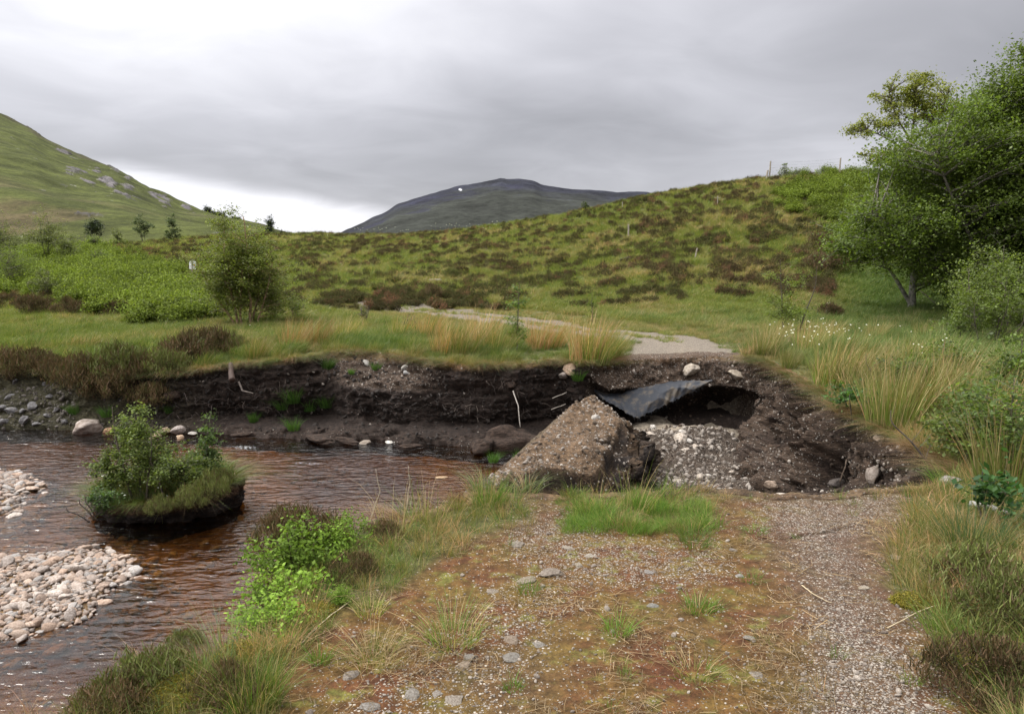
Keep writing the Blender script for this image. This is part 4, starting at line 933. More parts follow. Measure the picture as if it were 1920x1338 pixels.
gC = envtree(503, [([(0, 0, -.1), (-.05, 0, .9), (.1, 0, 1.7), (0, 0, 2.6)], .1, .03), ([(.1, 0, -.1), (-.6, 0, 1.0), (-1.3, 0, 1.7)], .06, .02)],
    [((-.2, 0, 1.9), (1.5, 1.3, .95)), ((-1.2, 0, 1.6), (.9, .9, .5)), ((.9, 0, 2.0), (1.0, 1, .8)), ((.7, 0, 1.1), (1.0, .9, .5))], 150, .2, 26000, .036, LG, LGW, bark=(.26, .24, .21), twig=.026)
tree('birch_tree', gC, P0(1712, 553, 24.5), 'small tree with one pale mossy trunk, left of the big trees at the slope foot', scl=1.38)
gP = envtree(504, [([(0, 0, -.1), (0, 0, 1.5), (.15, 0, 3.0), (0, 0, 5.2)], .13, .03), ([(0, 0, 1.2), (-1.1, .2, 2.0), (-2.4, 0, 2.5)], .07, .02), ([(0, 0, 1.6), (1.0, -.2, 3.0), (1.9, 0, 4.0)], .07, .02), ([(0, 0, 1.9), (-.8, .2, 3.2), (-1.3, 0, 4.4)], .06, .02)],
    [((0, 0, 4.1), (2.1, 1.9, 1.2)), ((-2.3, 0, 2.6), (1.3, 1.2, .55)), ((1.7, 0, 3.2), (1.2, 1.3, 1.1)), ((-1.0, 0, 1.2), (2.1, 1.5, .5)), ((-.9, 0, 3.0), (1.2, 1.2, .8))], 170, .19, 13000, .062, ((.24, .26, .05), (.18, .21, .035), (.30, .31, .09)), bark=(.12, .10, .08), twig=.035, shell=.5)
tree('pale_broadleaf_tree', gP, P0(1702, 335, 55), 'pale open-crowned tree against the sky on the brow of the slope', scl=1.38)
# birch on the far terrace
gBi = envtree(505, [([(-.15, 0, -.1), (-.25, 0, .9), (-.4, 0, 1.9), (-.35, .1, 2.5)], .032, .01), ([(.18, 0, -.1), (.15, 0, .9), (.12, 0, 1.8), (.05, 0, 2.9)], .036, .01), ([(.25, 0, -.1), (.45, 0, .7), (.7, 0, 1.7)], .026, .008), ([(-.2, .1, -.1), (-.6, 0, .7), (-1.0, 0, 1.5)], .024, .008), ([(0, -.1, -.1), (-.05, -.2, 1), (.25, -.2, 2.2)], .028, .008), ([(.1, .2, -.1), (.2, .5, 1), (.2, .6, 2)], .028, .008)],
    [((0, 0, 1.45), (1.12, 1.0, .85)), ((-.05, 0, 2.05), (.8, .8, .65)), ((-.15, 0, 2.6), (.38, .4, .38)), ((.1, .3, .75), (1.1, .9, .5))], 260, .13, 44000, .022, ((.145, .18, .035), (.19, .225, .05), (.10, .125, .024), (.28, .30, .14)), (.4, .3, .2, .1), bark=(.30, .19, .12), twig=.009, shell=.5)
tree('birch_tree', gBi, P0(460, 628, 21.3), 'rounded many-stemmed birch standing alone on the far terrace above the river', scl=(1.26, 1.2, 1.13))
# young trees and bushes
def sap(seed, h, w_, n, leaf, cols=LG, ncl=40, csig=.07, cone=True, lean=(0, 0), stems=1, bark=(.09, .07, .055), twig=.006, low=.12, **k2):
    r_ = np.random.default_rng(seed); st = []
    for i in range(stems):
        o = r_.normal(0, .12 * w_, 2) * (stems > 1); hh = h * (1 if i == 0 else r_.uniform(.55, .9)); e = o * 2.5 + np.array(lean) * h
        st.append(([(o[0], o[1], -.05), (o[0] + e[0] * .3, o[1] + e[1] * .3, hh * .4), (o[0] + e[0] * .6, o[1] + e[1] * .6, hh * .7), (e[0], e[1], hh)], .011 * h ** .8 + .006, .003))
    L = np.array([lean[0], lean[1], 0]) * h
    el = [(L * .35 + [0, 0, h * (low + .26)], (w_ * .5, w_ * .45, h * .26)), (L * .6 + [0, 0, h * .66], (w_ * .36, w_ * .33, h * .22)), (L * .9 + [0, 0, h * .88], (w_ * .17, w_ * .16, h * .13))] if cone else [(L * .5 + [0, 0, h * .58], (w_ * .5, w_ * .45, h * .42))]
    return envtree(seed, st, el, ncl, csig, n, leaf, cols, None, bark=bark, twig=twig, shell=.6, k=5, subt=2, **k2)
WG = ((.12, .165, .035), (.15, .20, .045), (.085, .12, .025), (.20, .24, .07))
def hang(px_, D): return px_ / F * D
g = sap(511, 1.2, .90, 8500, .016, WG, 90, .06, stems=4); ip = lambda u, v: None
def isl(u, v):
    p = Wz(u, v, -.87); p[2] = isl_z(p[0], p[1]) - .01; return p
tree('sapling', g, isl(262, 922), 'tallest willow sapling in the middle of the small river island', 'sapling', 'saplings on the river island')
tree('sapling', sap(512, .72, .52, 2300, .016, WG, 22, .045, stems=1), isl(208, 928), 'thin-stemmed sapling at the left end of the river island', 'sapling', 'saplings on the river island')
tree('sapling', sap(513, .95, .46, 2000, .018, ((.12, .18, .05), (.10, .16, .04)), 26, .05, lean=(.12, 0)), isl(385, 905), 'bright open sapling at the right back of the river island', 'sapling', 'saplings on the river island')
tree('low_willow', sap(514, .60, .90, 4600, .017, WG, 40, .055, False, stems=4), isl(325, 925), 'bushy low willow right of the tallest sapling on the island', 'bush', 'saplings on the river island')
tree('low_willow', sap(515, .30, .44, 1400, .015, ((.09, .15, .045), (.07, .12, .035)), 22, .045, False, stems=3), isl(192, 950), 'knee-high willow hanging over the left front of the island', 'bush', 'saplings on the river island')
g1 = sap(516, 1.5, .6, 1700, .02, ((.10, .17, .03), (.13, .20, .04)), 34, .06, lean=(.02, 0), low=.1)
tree('sapling', g1, ground_at(970, 662), 'thin young birch growing among rushes on top of the far bank', 'sapling')
tree('sapling', sap(517, 2.0, 1.5, 3800, .024, ((.17, .22, .045), (.13, .17, .03)), 54, .10, lean=(-.02, 0), stems=2, low=.05), P0(1475, 632, 19), 'slim light green young birch beyond the end of the track', 'sapling')
tree('sapling', sap(518, .9, .45, 500, .022, ((.17, .22, .045), (.13, .17, .03)), 16, .06), ground_at(1110, 605), 'small sapling behind the far track', 'sapling')
gb1 = sap(519, 2.2, 2.2, 9000, .026, ((.12, .165, .032), (.09, .125, .024), (.18, .22, .06)), 90, .15, False, stems=5, low=.1)
tree('leafy_bush', gb1, P0(1862, 655, 16), 'large leafy bush under the big trees near the right edge', 'bush')
tree('leafy_bush', sap(520, 1.5, 1.6, 5000, .024, ((.15, .20, .045), (.115, .155, .03)), 60, .13, False, stems=4), P0(1845, 700, 14.5), 'light green bush in front of the large leafy bush', 'bush')
tree('leafy_bush', sap(521, .95, .8, 2600, .018, ((.12, .18, .035), (.09, .14, .03)), 44, .09, False, stems=1, low=.0, bark=(.12, .11, .07)), ground_at(1885, 905, flat=True), 'straggly sapling among the tall grass right of the washout', 'bush')
tree('leafy_bush', sap(522, .55, .85, 1500, .020, ((.15, .20, .045), (.115, .155, .03)), 26, .07, False, stems=3), ground_at(1800, 868, flat=True), 'low green willow just beyond the right corner of the washout', 'bush')
tree('leafy_bush', sap(523, .42, .70, 700, .024, ((.06, .13, .03), (.08, .16, .035)), 20, .07, False, stems=4), ground_at(1602, 775, flat=True), 'dark green broad-leaved plant beside the pale rushes', 'bush')
tree('leafy_bush', sap(524, .40, .42, 330, .030, ((.05, .12, .035), (.07, .15, .04)), 10, .08, False, stems=3), ground_at(1862, 990, flat=True), 'broad-leaved dock plant near the right edge, above the grey log', 'bush')
gu = sap(525, 1.6, 2.4, 7000, .034, ((.09, .13, .026), (.12, .165, .035)), 70, .17, False, stems=5, low=.0)
tree('leafy_bush', gu, P0(1935, 600, 19.5), 'dark leafy undergrowth at the foot of the tallest tree', 'bush')
tree('leafy_bush', gu, P0(1812, 585, 24), 'leafy undergrowth in shade between the small tree and the big trees', 'bush', rz=2)
for i, (u, v, h, w_, n, lab) in enumerate(((1765, 735, .8, 1.0, 1900, 'green shrub among rushes, left of the large leafy bush'), (1690, 742, .6, .8, 1300, 'low green shrub in the rushes behind the deep green clump'), (1830, 850, .7, .8, 1900, 'green shrub in the tall grass below the light green bush'), (1905, 790, 1.0, .9, 2200, 'green shrub cut by the right edge below the light green bush'), (1800, 655, .8, 1.3, 1900, 'low leafy shrub at the mouth of the dark hollow'))):
    tree('leafy_shrub', sap(530 + i, h, w_, n, .021, ((.12, .18, .035), (.085, .13, .025), (.16, .22, .05)), 36, .09, False, stems=3, low=.0), ground_at(u, v, flat=True), lab, 'bush')
# background bushes and trees on the left
BG = ((.13, .16, .045), (.165, .195, .055), (.095, .12, .032), (.22, .24, .11))
for i, (u, v, D, h, w_, n, st, lab) in enumerate(((92, 478, 48, 2.6, 2.2, 5200, 3, 'grey-green willow tree at the left, behind the bracken slope'), (12, 485, 46, 2.6, 1.8, 4000, 3, 'willow tree at the left edge of the photo, behind the bracken'), (125, 482, 47, 1.7, 1.5, 2600, 2, 'lower willow bush leaning on the right side of the grey-green willow'),
     (30, 560, 33, 2.0, 2.0, 4200, 3, 'light green bush at the left edge in front of the bracken'), (85, 575, 30, 1.2, .9, 1500, 2, 'small rounded bush below the bracken at the far left'), (178, 486, 56, 1.2, 1.3, 1400, 2, 'light green shrub below the lone dark hillside tree'),
     (222, 478, 58, 1.6, .9, 700, 1, 'bare-looking young birch left of the two young pines'), (262, 515, 40, .8, .8, 1100, 2, 'pale green bush left of the warning sign'), (190, 500, 44, 1.1, 1.2, 1500, 2, 'fresh green bush standing on top of the bracken slope'), (555, 590, 23, .8, .7, 900, 2, 'small green bush at the right foot of the lone birch'), (395, 600, 24, .8, 1.1, 1300, 2, 'small bush at the left foot of the lone birch'), (770, 612, 19.5, .45, .6, 500, 2, 'low dark leafy bush beside the far track'), (680, 600, 22, .6, .4, 450, 1, 'small upright bush on the far terrace'))):
    h *= 1.25 if i < 3 else 1; w_ *= 1.25 if i < 3 else 1; cols = ((.14, .19, .035), (.175, .225, .045), (.10, .14, .028)) if i in (3, 5, 7, 8, 9, 10) else BG
    tree('background_bush' if h < 1.9 else 'willow_tree', sap(540 + i, h, w_, int(n * 1.15), .016 * D / 20, cols, 26 + 18 * st, .09 * w_, False, stems=st + 1, twig=.012), P0(u, v, D), lab, 'bush' if h < 1.9 else 'tree')
DK = ((.028, .045, .022), (.04, .06, .028), (.022, .035, .018))
def pine(seed, h, w_, n, leaf): return sap(seed, h, w_, n, leaf, DK, 46, .07 * h, True, bark=(.07, .055, .045), twig=.02, aspect=.28, up=.0, low=.05)
tree('young_pine', pine(561, 1.7, 1.0, 2200, .06), P0(506, 428, 66), 'young pine standing out against the sky on the left skyline', 'tree')
tree('young_pine', pine(562, .55, .4, 300, .05), P0(527, 429, 66), 'tiny pine just right of the skyline pine', 'tree')
LGP = ((.09, .12, .055), (.065, .09, .04), (.12, .15, .075))
tree('young_pine', sap(563, 2.4, 2.0, 3600, .06, LGP, 40, .11, False, stems=3, aspect=.3), P0(272, 450, 62), 'bushy young pine below the hillside, left of the pair', 'tree')
tree('young_pine', sap(564, 2.5, 1.3, 3600, .06, LGP, 50, .10, True, stems=1, aspect=.3, low=.06), P0(325, 457, 60), 'conical young pine below the hillside, right of the pair', 'tree')
p = P0(176, 440, 84); p[2] = W(176, 447, 84)[2]; tree('hillside_tree', sap(565, 2.1, 2.1, 2600, .08, ((.05, .07, .04), (.035, .05, .03)), 46, .2, False, stems=3), p, 'lone dark round tree at the bottom of the hillside', 'tree')
ORD = ['first', 'second', 'third', 'fourth', 'fifth', 'sixth', 'seventh', 'eighth', 'ninth', 'tenth', 'eleventh', 'twelfth']
gh = sap(566, 3.4, 3.2, 1500, .16, ((.03, .042, .028), (.04, .052, .03)), 36, .34, False, stems=2, twig=.04)
for i, (u, v, k_) in enumerate(((391, 402, 1.15), (401, 405, .8), (408, 408, .9), (416, 410, 1.0), (424, 412, .7), (433, 414, .55), (440, 415, .8), (447, 417, .8), (453, 419, .55), (460, 420, .6), (467, 423, .5))):
    D = np.interp(u, [300, 500], [330, 250]) - 3; o = tree('hillside_tree', gh, W(u, v + 3, D), ORD[i] + ' small dark tree from the left in the row on the hill shoulder', 'tree', 'row of trees on the hill shoulder', rz=i * 1.3, scl=k_)
tree('sapling', sap(567, 1.1, .9, 420, .06, ((.12, .15, .06), (.16, .19, .08)), 18, .12), P0(1470, 330, 56), 'tiny sapling on the skyline between the two fence posts', 'sapling')
tree('young_pine', sap(568, .8, .7, 500, .05, ((.06, .08, .03), (.08, .10, .04)), 20, .1), P0(1097, 388, 60), 'tiny bush on the skyline in front of the mountain', 'bush')

# ------------------------------------------------------------------ rush clumps
GR_ = (.125, .17, .035); TAN = (.40, .31, .16); BRN = (.36, .205, .095)
def rush(seed, mix_, h=.8, n=330, w_=.6, lean=(.34, .05), width=.0095, cols=(GR_, TAN, BRN)):
    return tuft('blades', M_plant, n=n, h=h, hv=.4, spread=w_, width=width, lean=lean, curl=.35, cols=cols, cw=mix_, seed=seed, seg=4, tipc=(.30, .2, .09))
RT = {'b': [rush(700 + i, (.25, .25, .5)) for i in range(2)], 't': [rush(710 + i, (.62, .30, .08)) for i in range(3)], 'g': [rush(720 + i, (.78, .2, .02)) for i in range(2)]}
RLAB = [
 (548, 655, 'b', .8, 'russet rush clump on the far bank, farthest left'), (592, 648, 'b', .8, 'russet rush clump on the far bank right of the farthest-left clump'), (645, 640, 't', .75, 'straw rush clump left of the middle of the far bank'), (480, 672, 't', .55, 'short straw rush clump at the peat edge below the lone birch'),
 (752, 636, 't', .8, 'straw rush clump on the far bank, left of the two big russet ones'), (800, 638, 'b', .9, 'russet rush clump in the group below the far track'), (836, 664, 'b', .85, 'russet rush clump at the bank edge, bent to the right'), (868, 668, 'g', .85, 'green rush clump at the bank edge'), (900, 650, 'b', 1.0, 'big russet rush clump left of the thin young birch'), (935, 665, 'g', .8, 'green rush clump at the left foot of the thin young birch'),
 (1006, 655, 'b', .9, 'russet rush clump right of the thin young birch'), (1035, 652, 'b', .8, 'russet rush clump nearest the notch in the bank'), (1098, 676, 'b', 1.05, 'tall russet rush clump on the spur left of the track end'), (1120, 678, 'g', .95, 'green and russet clump beside the track end'), (1145, 672, 'g', .65, 'low green rush clump touching the track end'),
 (1430, 668, 't', .95, 'straw rush clump at the right of the track end'), (1452, 655, 't', 1.0, 'straw rush clump under the slim young birch'), (1512, 665, 't', 1.0, 'straw rush clump with cotton grass beside it'), (1545, 648, 't', .9, 'straw rush clump in front of the grey post'), (1478, 690, 'g', .55, 'low green rush clump at the upper right rim of the washout'),
 (1560, 726, 't', 1.15, 'large pale rush clump leaning right at the rim of the washout'), (1590, 735, 't', 1.15, 'second large pale rush clump, right of the first at the rim'), (1625, 715, 't', 1.0, 'pale rush clump behind the two large ones'), (1672, 800, 'g', 1.2, 'tall deep green rush clump right of the broad-leaved plant'), (1700, 790, 't', 1.15, 'tall straw rush clump touching the deep green one'),
 (1740, 790, 'g', 1.1, 'green rush clump right of the tall straw one'), (1775, 745, 't', 1.1, 'straw rush clump in the grass below the leafy bushes'), (1690, 700, 't', .95, 'straw rush clump behind the deep green one'), (1830, 800, 'g', 1.1, 'green rush clump near the right edge below the bush'), (1885, 830, 't', 1.1, 'straw rush clump at the right edge'), (1640, 640, 't', .8, 'straw rush clump before the grassy hollow'), (1730, 640, 't', .8, 'straw rush clump before the dark hollow under the trees'), (1835, 838, 'g', 1.0, 'green rush clump above the right corner of the washout'), (1900, 930, 'g', 1.1, 'green rush clump behind the dock plant'), (1600, 665, 't', .8, 'straw rush clump midway between grey post and pale clumps')]
for i, (u, v, k_, sc, lab) in enumerate(RLAB):
    p = ground_at(u, v, flat=True); p[2] -= .02; sc *= .78 if u > 1400 else 1.0; put('rush_clump', RT[k_][i % len(RT[k_])], p, lab, 'rush clump', 'rush clumps round the washout', rz=float(rng.normal(0, .4)), scl=sc)
# foreground tussocks, each seen close
def ftuft(seed, h, n, w_, cols, cw, lean=(.05, -.03), width=.0035, curl=.7): return tuft('blades', M_plant, n=n, h=h, hv=.4, spread=w_, width=width, lean=lean, curl=curl, cols=cols, cw=cw, seed=seed, seg=4)
BRG = (.12, .22, .04); BLG = (.10, .16, .07)
for i, (u, v, h, n, w_, cols, cw, lab) in enumerate((
    (470, 1330, .26, 420, .22, (GR_, BRG, TAN), (.5, .2, .3), 'green tussock with pale dead blades at the bottom left of the track'), (500, 1225, .10, 260, .12, (TAN, GR_), (.6, .4), 'small straw tussock on the yellow moss beside the pipe'),
    (915, 952, .30, 260, .22, (BRG, GR_, TAN), (.5, .3, .2), 'green tussock at the near foot of the gravel ridge'), (1828, 1040, .40, 520, .36, (BLG, GR_, TAN), (.6, .2, .2), 'dense blue-green tussock at the right of the track'),
    (1185, 962, .42, 46, .30, (TAN, GR_), (.5, .5), 'sparse tall thin grass standing in front of the broken ridge'), (1120, 958, .32, 30, .25, (TAN, GR_), (.5, .5), 'few thin stalks at the left of the bright grass patch'), (740, 1000, .42, 36, .3, (TAN, GR_), (.8, .2), 'tall dead stems at the near bank edge above the river'), (800, 975, .36, 50, .3, (TAN, GR_), (.6, .4), 'thin dead stems right of the tall ones at the bank edge'),
    (1300, 1022, .13, 180, .2, (BRG, GR_), (.5, .5), 'low green tuft just in front of the bright grass patch'), (1208, 1000, .14, 120, .1, (BRG, GR_), (.5, .5), 'small upright tuft at the front edge of the bright grass patch'), (1308, 1145, .10, 200, .14, (BRG, GR_, TAN), (.5, .3, .2), 'bright green tuft in the middle of the mossy track'),
    (1335, 1140, .08, 130, .10, (BRG, GR_, TAN), (.5, .3, .2), 'small bright tuft touching the one in mid track'), (1158, 1182, .11, 160, .14, (BRG, GR_), (.5, .5), 'low spreading tuft left of the mid-track tuft'), (850, 1200, .17, 260, .26, (BRG, TAN, GR_), (.4, .4, .2), 'broad half-dead tussock on the mossy left of the track'),
    (700, 1240, .13, 200, .24, (TAN, GR_), (.75, .25), 'straw tussock left of the broad half-dead one'), (1300, 1265, .09, 150, .18, (GR_, TAN), (.6, .4), 'sparse tuft low in the picture beside the gravel wheel track'), (962, 1292, .07, 90, .07, (BRG, GR_), (.6, .4), 'tiny green tuft among white chips near the bottom'),
    (1415, 998, .06, 120, .13, (BRG,), None, 'flat bright tuft at the left end of the crack'), (600, 1240, .10, 120, .10, (BRG, GR_), (.5, .5), 'small green tuft on red soil at the left'), (695, 1150, .12, 150, .14, (GR_, TAN), (.6, .4), 'green tuft with straw base on the left verge'), (990, 1110, .10, 90, .12, (GR_, BRG), (.6, .4), 'thin tuft beside the two flat grey stones'), (1410, 1088, .07, 110, .12, (BRG, GR_), (.6, .4), 'small tuft beside two blue-grey stones'), (1838, 1205, .12, 150, .1, (BRG,), None, 'bright green tuft in the moss at the lower right'), (1712, 1280, .06, 80, .08, (GR_,), None, 'tiny dark tuft at the right of the gravel wheel track'))):
    me = ftuft(800 + i, h, n, w_, cols, cw); put('grass_tussock', me, ground_at(u, v, flat=True), lab, 'grass tussock', 'grass tussocks on the near track')
# small green tufts on the peat face and its foot: placed on the face itself
def on_face(u, v):
    U, V_ = proj(BV[..., 0], BV[..., 1], BV[..., 2]); D = BV[..., 1]; d = (U - u) ** 2 + (V_ - v) ** 2; k_ = np.argmin(d + 30 * (D - 8)); i, j = np.unravel_index(k_, d.shape); return BV[i, j].copy()
gt = [ftuft(850 + i, .26, 200, .2, ((.06, .13, .03), (.09, .17, .04)), None, lean=(.1, -.25), width=.006) for i in range(2)]
for i, (u, v, sc, lab) in enumerate(((548, 752, 1.3, 'dark green grass tuft on the peat face, upper left of four'), (580, 768, 1.1, 'green grass tuft on the peat face beside the upper left one'), (612, 762, 1.1, 'green grass tuft on the peat face, farthest right of the upper row'), (550, 805, 1.0, 'green grass tuft on the peat bench just above the water'), (475, 790, .8, 'small grass tuft above the waterline left of the others'), (530, 765, 1.0, 'narrow grass tuft left on the peat face'), (615, 690, 1.0, 'grass tuft in the gravel at the bank top'), (705, 692, .7, 'short grass tuft among pebbles at the bank top'), (660, 700, .5, 'tiny grass tuft in the gravel scar'), (1085, 712, .9, 'bright grass tuft on the spur beside the track end'), (140, 775, .9, 'grass tuft among rocks at the left waterline'), (200, 780, .9, 'straw and green tuft at the left waterline'), (318, 772, .7, 'hanging grass tuft with a pale root, left peat face'), (975, 865, .8, 'green tuft between the ridge and the river'), (925, 865, .7, 'tuft of grass beside the white pebbles'))):
    p = on_face(u, v) if i < 13 else Wz(u, v, -1.12); put('grass_tuft', gt[i % 2], p, lab, 'grass tuft', 'grass tufts on the eroded bank', rz=float(rng.normal(0, .5)), scl=sc)

# ------------------------------------------------------------------ heather bushes and bilberry
HB = [heather_geo(900 + i, .62, .36, 6000, cols=((.085, .058, .03), (.07, .07, .026), (.12, .075, .045), (.05, .04, .022)), leaf=.0055).mesh('shoots', [M_heath], False) for i in range(3)]
HBG = [heather_geo(905 + i, .62, .38, 6000, cols=((.085, .10, .03), (.115, .13, .035), (.10, .07, .04), (.14, .155, .06)), leaf=.0055).mesh('shoots', [M_heath], False) for i in range(2)]
for i, (u, v, sc, g_, lab) in enumerate((
    (25, 712, 1.9, 0, 'brown heather bush on the left bank, farthest left'), (72, 672, 1.3, 0, 'rounded dark heather bush at the top of the left bank'), (110, 705, 1.3, 0, 'heather bush beside the pale rock on the left bank'), (158, 728, 2.0, 0, 'large brown heather bush hanging over the left bank'), (205, 745, 1.5, 0, 'dark heather bush low on the left bank'), (235, 702, 1.9, 1, 'green-brown heather bush in the middle of the left bank'), (262, 715, 1.5, 0, 'heather bush touching the green-brown one'), (340, 682, 1.8, 0, 'heather bush at the left of the pair below the birch'), (388, 672, 2.0, 0, 'big brown heather bush right of the pair below the birch'), (318, 700, 1.4, 1, 'low green heather bush at the start of the peat edge'), (430, 655, 1.2, 1, 'low heather bush right below the lone birch'),
    (220, 592, 1.7, 0, 'dark round heather bush alone in the grass below the bracken'), (60, 590, 2.0, 0, 'heather bush by the flat rock at the far left'), (130, 590, 1.8, 0, 'heather bush right of the flat rock at the far left'), (290, 758, 1.4, 0, 'heather bush drooping over the dark peat face'), (1555, 596, 1.4, 0, 'dark heather bush at the foot of the grey post'),
    (812, 558, 1.6, 0, 'reddish heather bush below the pale rock slab'), (845, 524, 1.6, 1, 'olive heather bush right of the pale rock slab'), (1545, 478, 3.0, 0, 'large heather mound on the slope, upper of two left of the trees'), (1550, 510, 2.8, 0, 'large heather mound on the slope, lower of two left of the trees'),
    (560, 1030, 1.0, 0, 'brown heather at the near river edge, behind bright bilberry'), (270, 1300, .8, 1, 'dark green heather hanging over the river at the lower left'), (420, 1318, .62, 0, 'sparse heather right of the yellow moss cushion'), (1850, 1120, 1.0, 1, 'dark heather bush at the right of the track below the blue-green tussock'), (1800, 1100, .62, 0, 'small heather left of the dark heather bush'), (1895, 1180, .95, 1, 'heather bush at the right edge lower down'), (660, 1080, .55, 0, 'dry brown heather on the left verge'), (720, 1010, .5, 0, 'low brown heather on the verge above the river'), (1850, 1300, .9, 0, 'straggly heather at the bottom right corner'), (215, 1338, .6, 0, 'heather at the bottom left corner'), (345, 1215, .35, 1, 'tip of heather poking above the near bank edge'))):
    p = ground_at(u, v, flat=True) if v > 950 or v < 640 else (ground_at(u, v, flat=True) if v < 690 and u > 300 else on_face(u, v)); p[2] -= .03
    if (u, v) == (270, 1300): p[2] -= .05
    put('heather_bush', (HBG if g_ else HB)[i % (2 if g_ else 3)], p, lab, 'heather bush', 'separate heather bushes', rz=i * 1.7, scl=(sc, sc, sc * (.8 if i < 20 else .75)))
BB = [leafy_geo(930 + i, .5, .30, 3600, .0115, ((.15, .24, .03), (.11, .175, .025), (.20, .30, .05))).mesh('shoots', [M_plant], False) for i in range(2)]
for i, (u, v, sc, dz, lab) in enumerate(((560, 1065, 1.25, -.1, 'bright green bilberry bush hanging over the near bank, topmost'), (535, 1120, 1.1, -.16, 'bright green bilberry bush in the middle of the overhang'), (525, 1175, .95, -.16, 'bright green bilberry bush low on the overhang'), (525, 1190, .5, -.15, 'small bilberry sprig above the pale pipe'), (610, 1045, .8, -.05, 'bilberry bush touching the brown heather'), (655, 1012, .8, -.05, 'bright bilberry clump beyond the heather, by the water'), (640, 1130, .30, 0, 'sprig of bilberry on the left verge'))):
    p = ground_at(u, v, flat=True); p[2] += dz; put('bilberry_bush', BB[i % 2], p, lab, 'bilberry bush', 'bilberry on the near bank', rz=i * 2.1, scl=sc)
# moss cushions
def moss_geo(seed, rx, ry, h, n=9000):
    r_ = np.random.default_rng(seed); B = Bag(); k_, m = 40, 14; th = np.linspace(0, 6.283, k_, endpoint=False)
    V = np.array([[[rx * math.cos(a) * math.sin(q * 1.57), ry * math.sin(a) * math.sin(q * 1.57), h * math.cos(q * 1.57) - .01 * q] for q in np.linspace(0.02, 1, m)] for a in th])
    V[..., 2] += .25 * h * fbm(V[..., 0] * 12, V[..., 1] * 12, o=3, seed=seed) ; V[..., :2] *= (1 + .12 * fbm(V[..., 0] * 5, V[..., 1] * 5, seed=seed + 1))[..., None]
    B.add(V.reshape(-1, 3), grid_faces(k_, m, True)[:, ::-1], None, (.14, .115, .02))
    i = r_.integers(0, k_, n); j = np.minimum((r_.random(n) ** .6 * m).astype(int), m - 1); P = V[i, j] + r_.normal(0, .012, (n, 3)); P[:, 2] = np.abs(P[:, 2]) + .002
    v_, f_, c_ = quads(P, .0052, ((.26, .22, .035), (.20, .19, .03), (.32, .25, .05), (.13, .12, .03)), None, seed, .5, .1); B.add(v_, f_, None, c_); return B.mesh('cushion', [M_plant], False)
for i, (u, v, rx, ry, h, lab) in enumerate(((330, 1312, .24, .16, .09, 'large yellow moss cushion at the lower left, above the river'), (452, 1232, .12, .10, .05, 'yellow moss cushion beside the pale pipe'), (590, 1150, .12, .10, .035, 'small yellow moss cushion on the left verge'), (1850, 1235, .20, .16, .05, 'yellow-green moss cushion at the lower right'), (1720, 1130, .13, .10, .03, 'flat moss cushion right of the gravel wheel track'))):
    p = ground_at(u, v, flat=True); p[2] -= .01; put('moss_cushion', moss_geo(950 + i, rx, ry, h), p, lab, 'moss cushion', 'moss cushions')

# ------------------------------------------------------------------ stones
def stone_obj(name, geo, p, size, label, cat, group=None, color=(.3, .28, .26), rz=None, tilt=(0, 0), flat=1.0):
    return put(name, geo, p, label, cat, group, rng.uniform(0, 6.28) if rz is None else rz, (size, size, size * flat), tilt, color)
M_ST = stonemesh(STONES, M_rock, 'stone'); M_CO = stonemesh(COBS, M_rock, 'cobble')
BLD = [stone_geo(260 + i, 4, .62, .22, True) for i in range(4)]; M_BL = stonemesh(BLD, M_rock, 'boulder', smooth=False)
pk = [(.52, .40, .32), (.44, .36, .31), (.40, .30, .24), (.54, .47, .42), (.34, .29, .26), (.46, .33, .25), (.42, .39, .37)]
cand = []
for bar in (BAR1, BAR2):
    P = np.array(bar, float); u = rng.uniform(-260, P[:, 0].max() + 25, 9000); v = rng.uniform(P[:, 1].min() - 10, P[:, 1].max() + 14, 9000); s_ = sdf(u, v, bar)
    k_ = s_ + 22 * rng.normal(size=9000) * .5 > 0; cand.append(Wz(u[k_], v[k_], -1.17))
C = np.vstack(cand); C = C[rng.permutation(len(C))]; kept = []; rad = []; 
gridd = {}
for p in C:
    r_ = .028 + .05 * rng.random() ** 2.2; ok = True; gx_, gy_ = int(p[0] / .12), int(p[1] / .12)
    for a in (-1, 0, 1):
        for b in (-1, 0, 1):
            for j in gridd.get((gx_ + a, gy_ + b), ()):
                if (kept[j][0] - p[0]) ** 2 + (kept[j][1] - p[1]) ** 2 < (.88 * (rad[j] + r_)) ** 2: ok = False
    if ok: gridd.setdefault((gx_, gy_), []).append(len(kept)); kept.append(p); rad.append(r_)
kept = np.array(kept); rad = np.array(rad); uk, vk = proj(kept[:, 0], kept[:, 1], kept[:, 2]); show = rad / kept[:, 1] * (uk > -10) * (vk < 1330); order = np.argsort(-show); big = order[:290]; rest = order[290:]
bedz = H(kept[:, 0], kept[:, 1])
for q, i in enumerate(big):
    p = kept[i].copy(); p[2] = bedz[i] + rad[i] * .35
    front = p[1] < 9.2
    stone_obj('cobble', M_CO[q % 7], p, rad[i] * 2.15, 'rounded pinkish cobble on the near gravel bar in the river' if front else 'rounded pale cobble on the gravel bar behind, left of the island', 'cobble', 'cobbles on the near gravel bar' if front else 'cobbles on the far gravel bar', pk[rng.integers(0, 7)], tilt=tuple(rng.normal(0, .25, 2)))
nr_ = len(rest)
xs = rng.uniform(-9.5, -2.2, 3000); ys = rng.uniform(5, 11.6, 3000); uu_, vv_ = proj(xs, ys, np.full(3000, -1.2)); kk = (sdf(uu_, vv_, BAR1) > -45) | (sdf(uu_, vv_, BAR2) > -30); kk |= rng.random(3000) < .25
ss_ = void_s(xs, ys); kk &= ss_ > .5; xs, ys = xs[kk], ys[kk]; zs = H(xs, ys) 
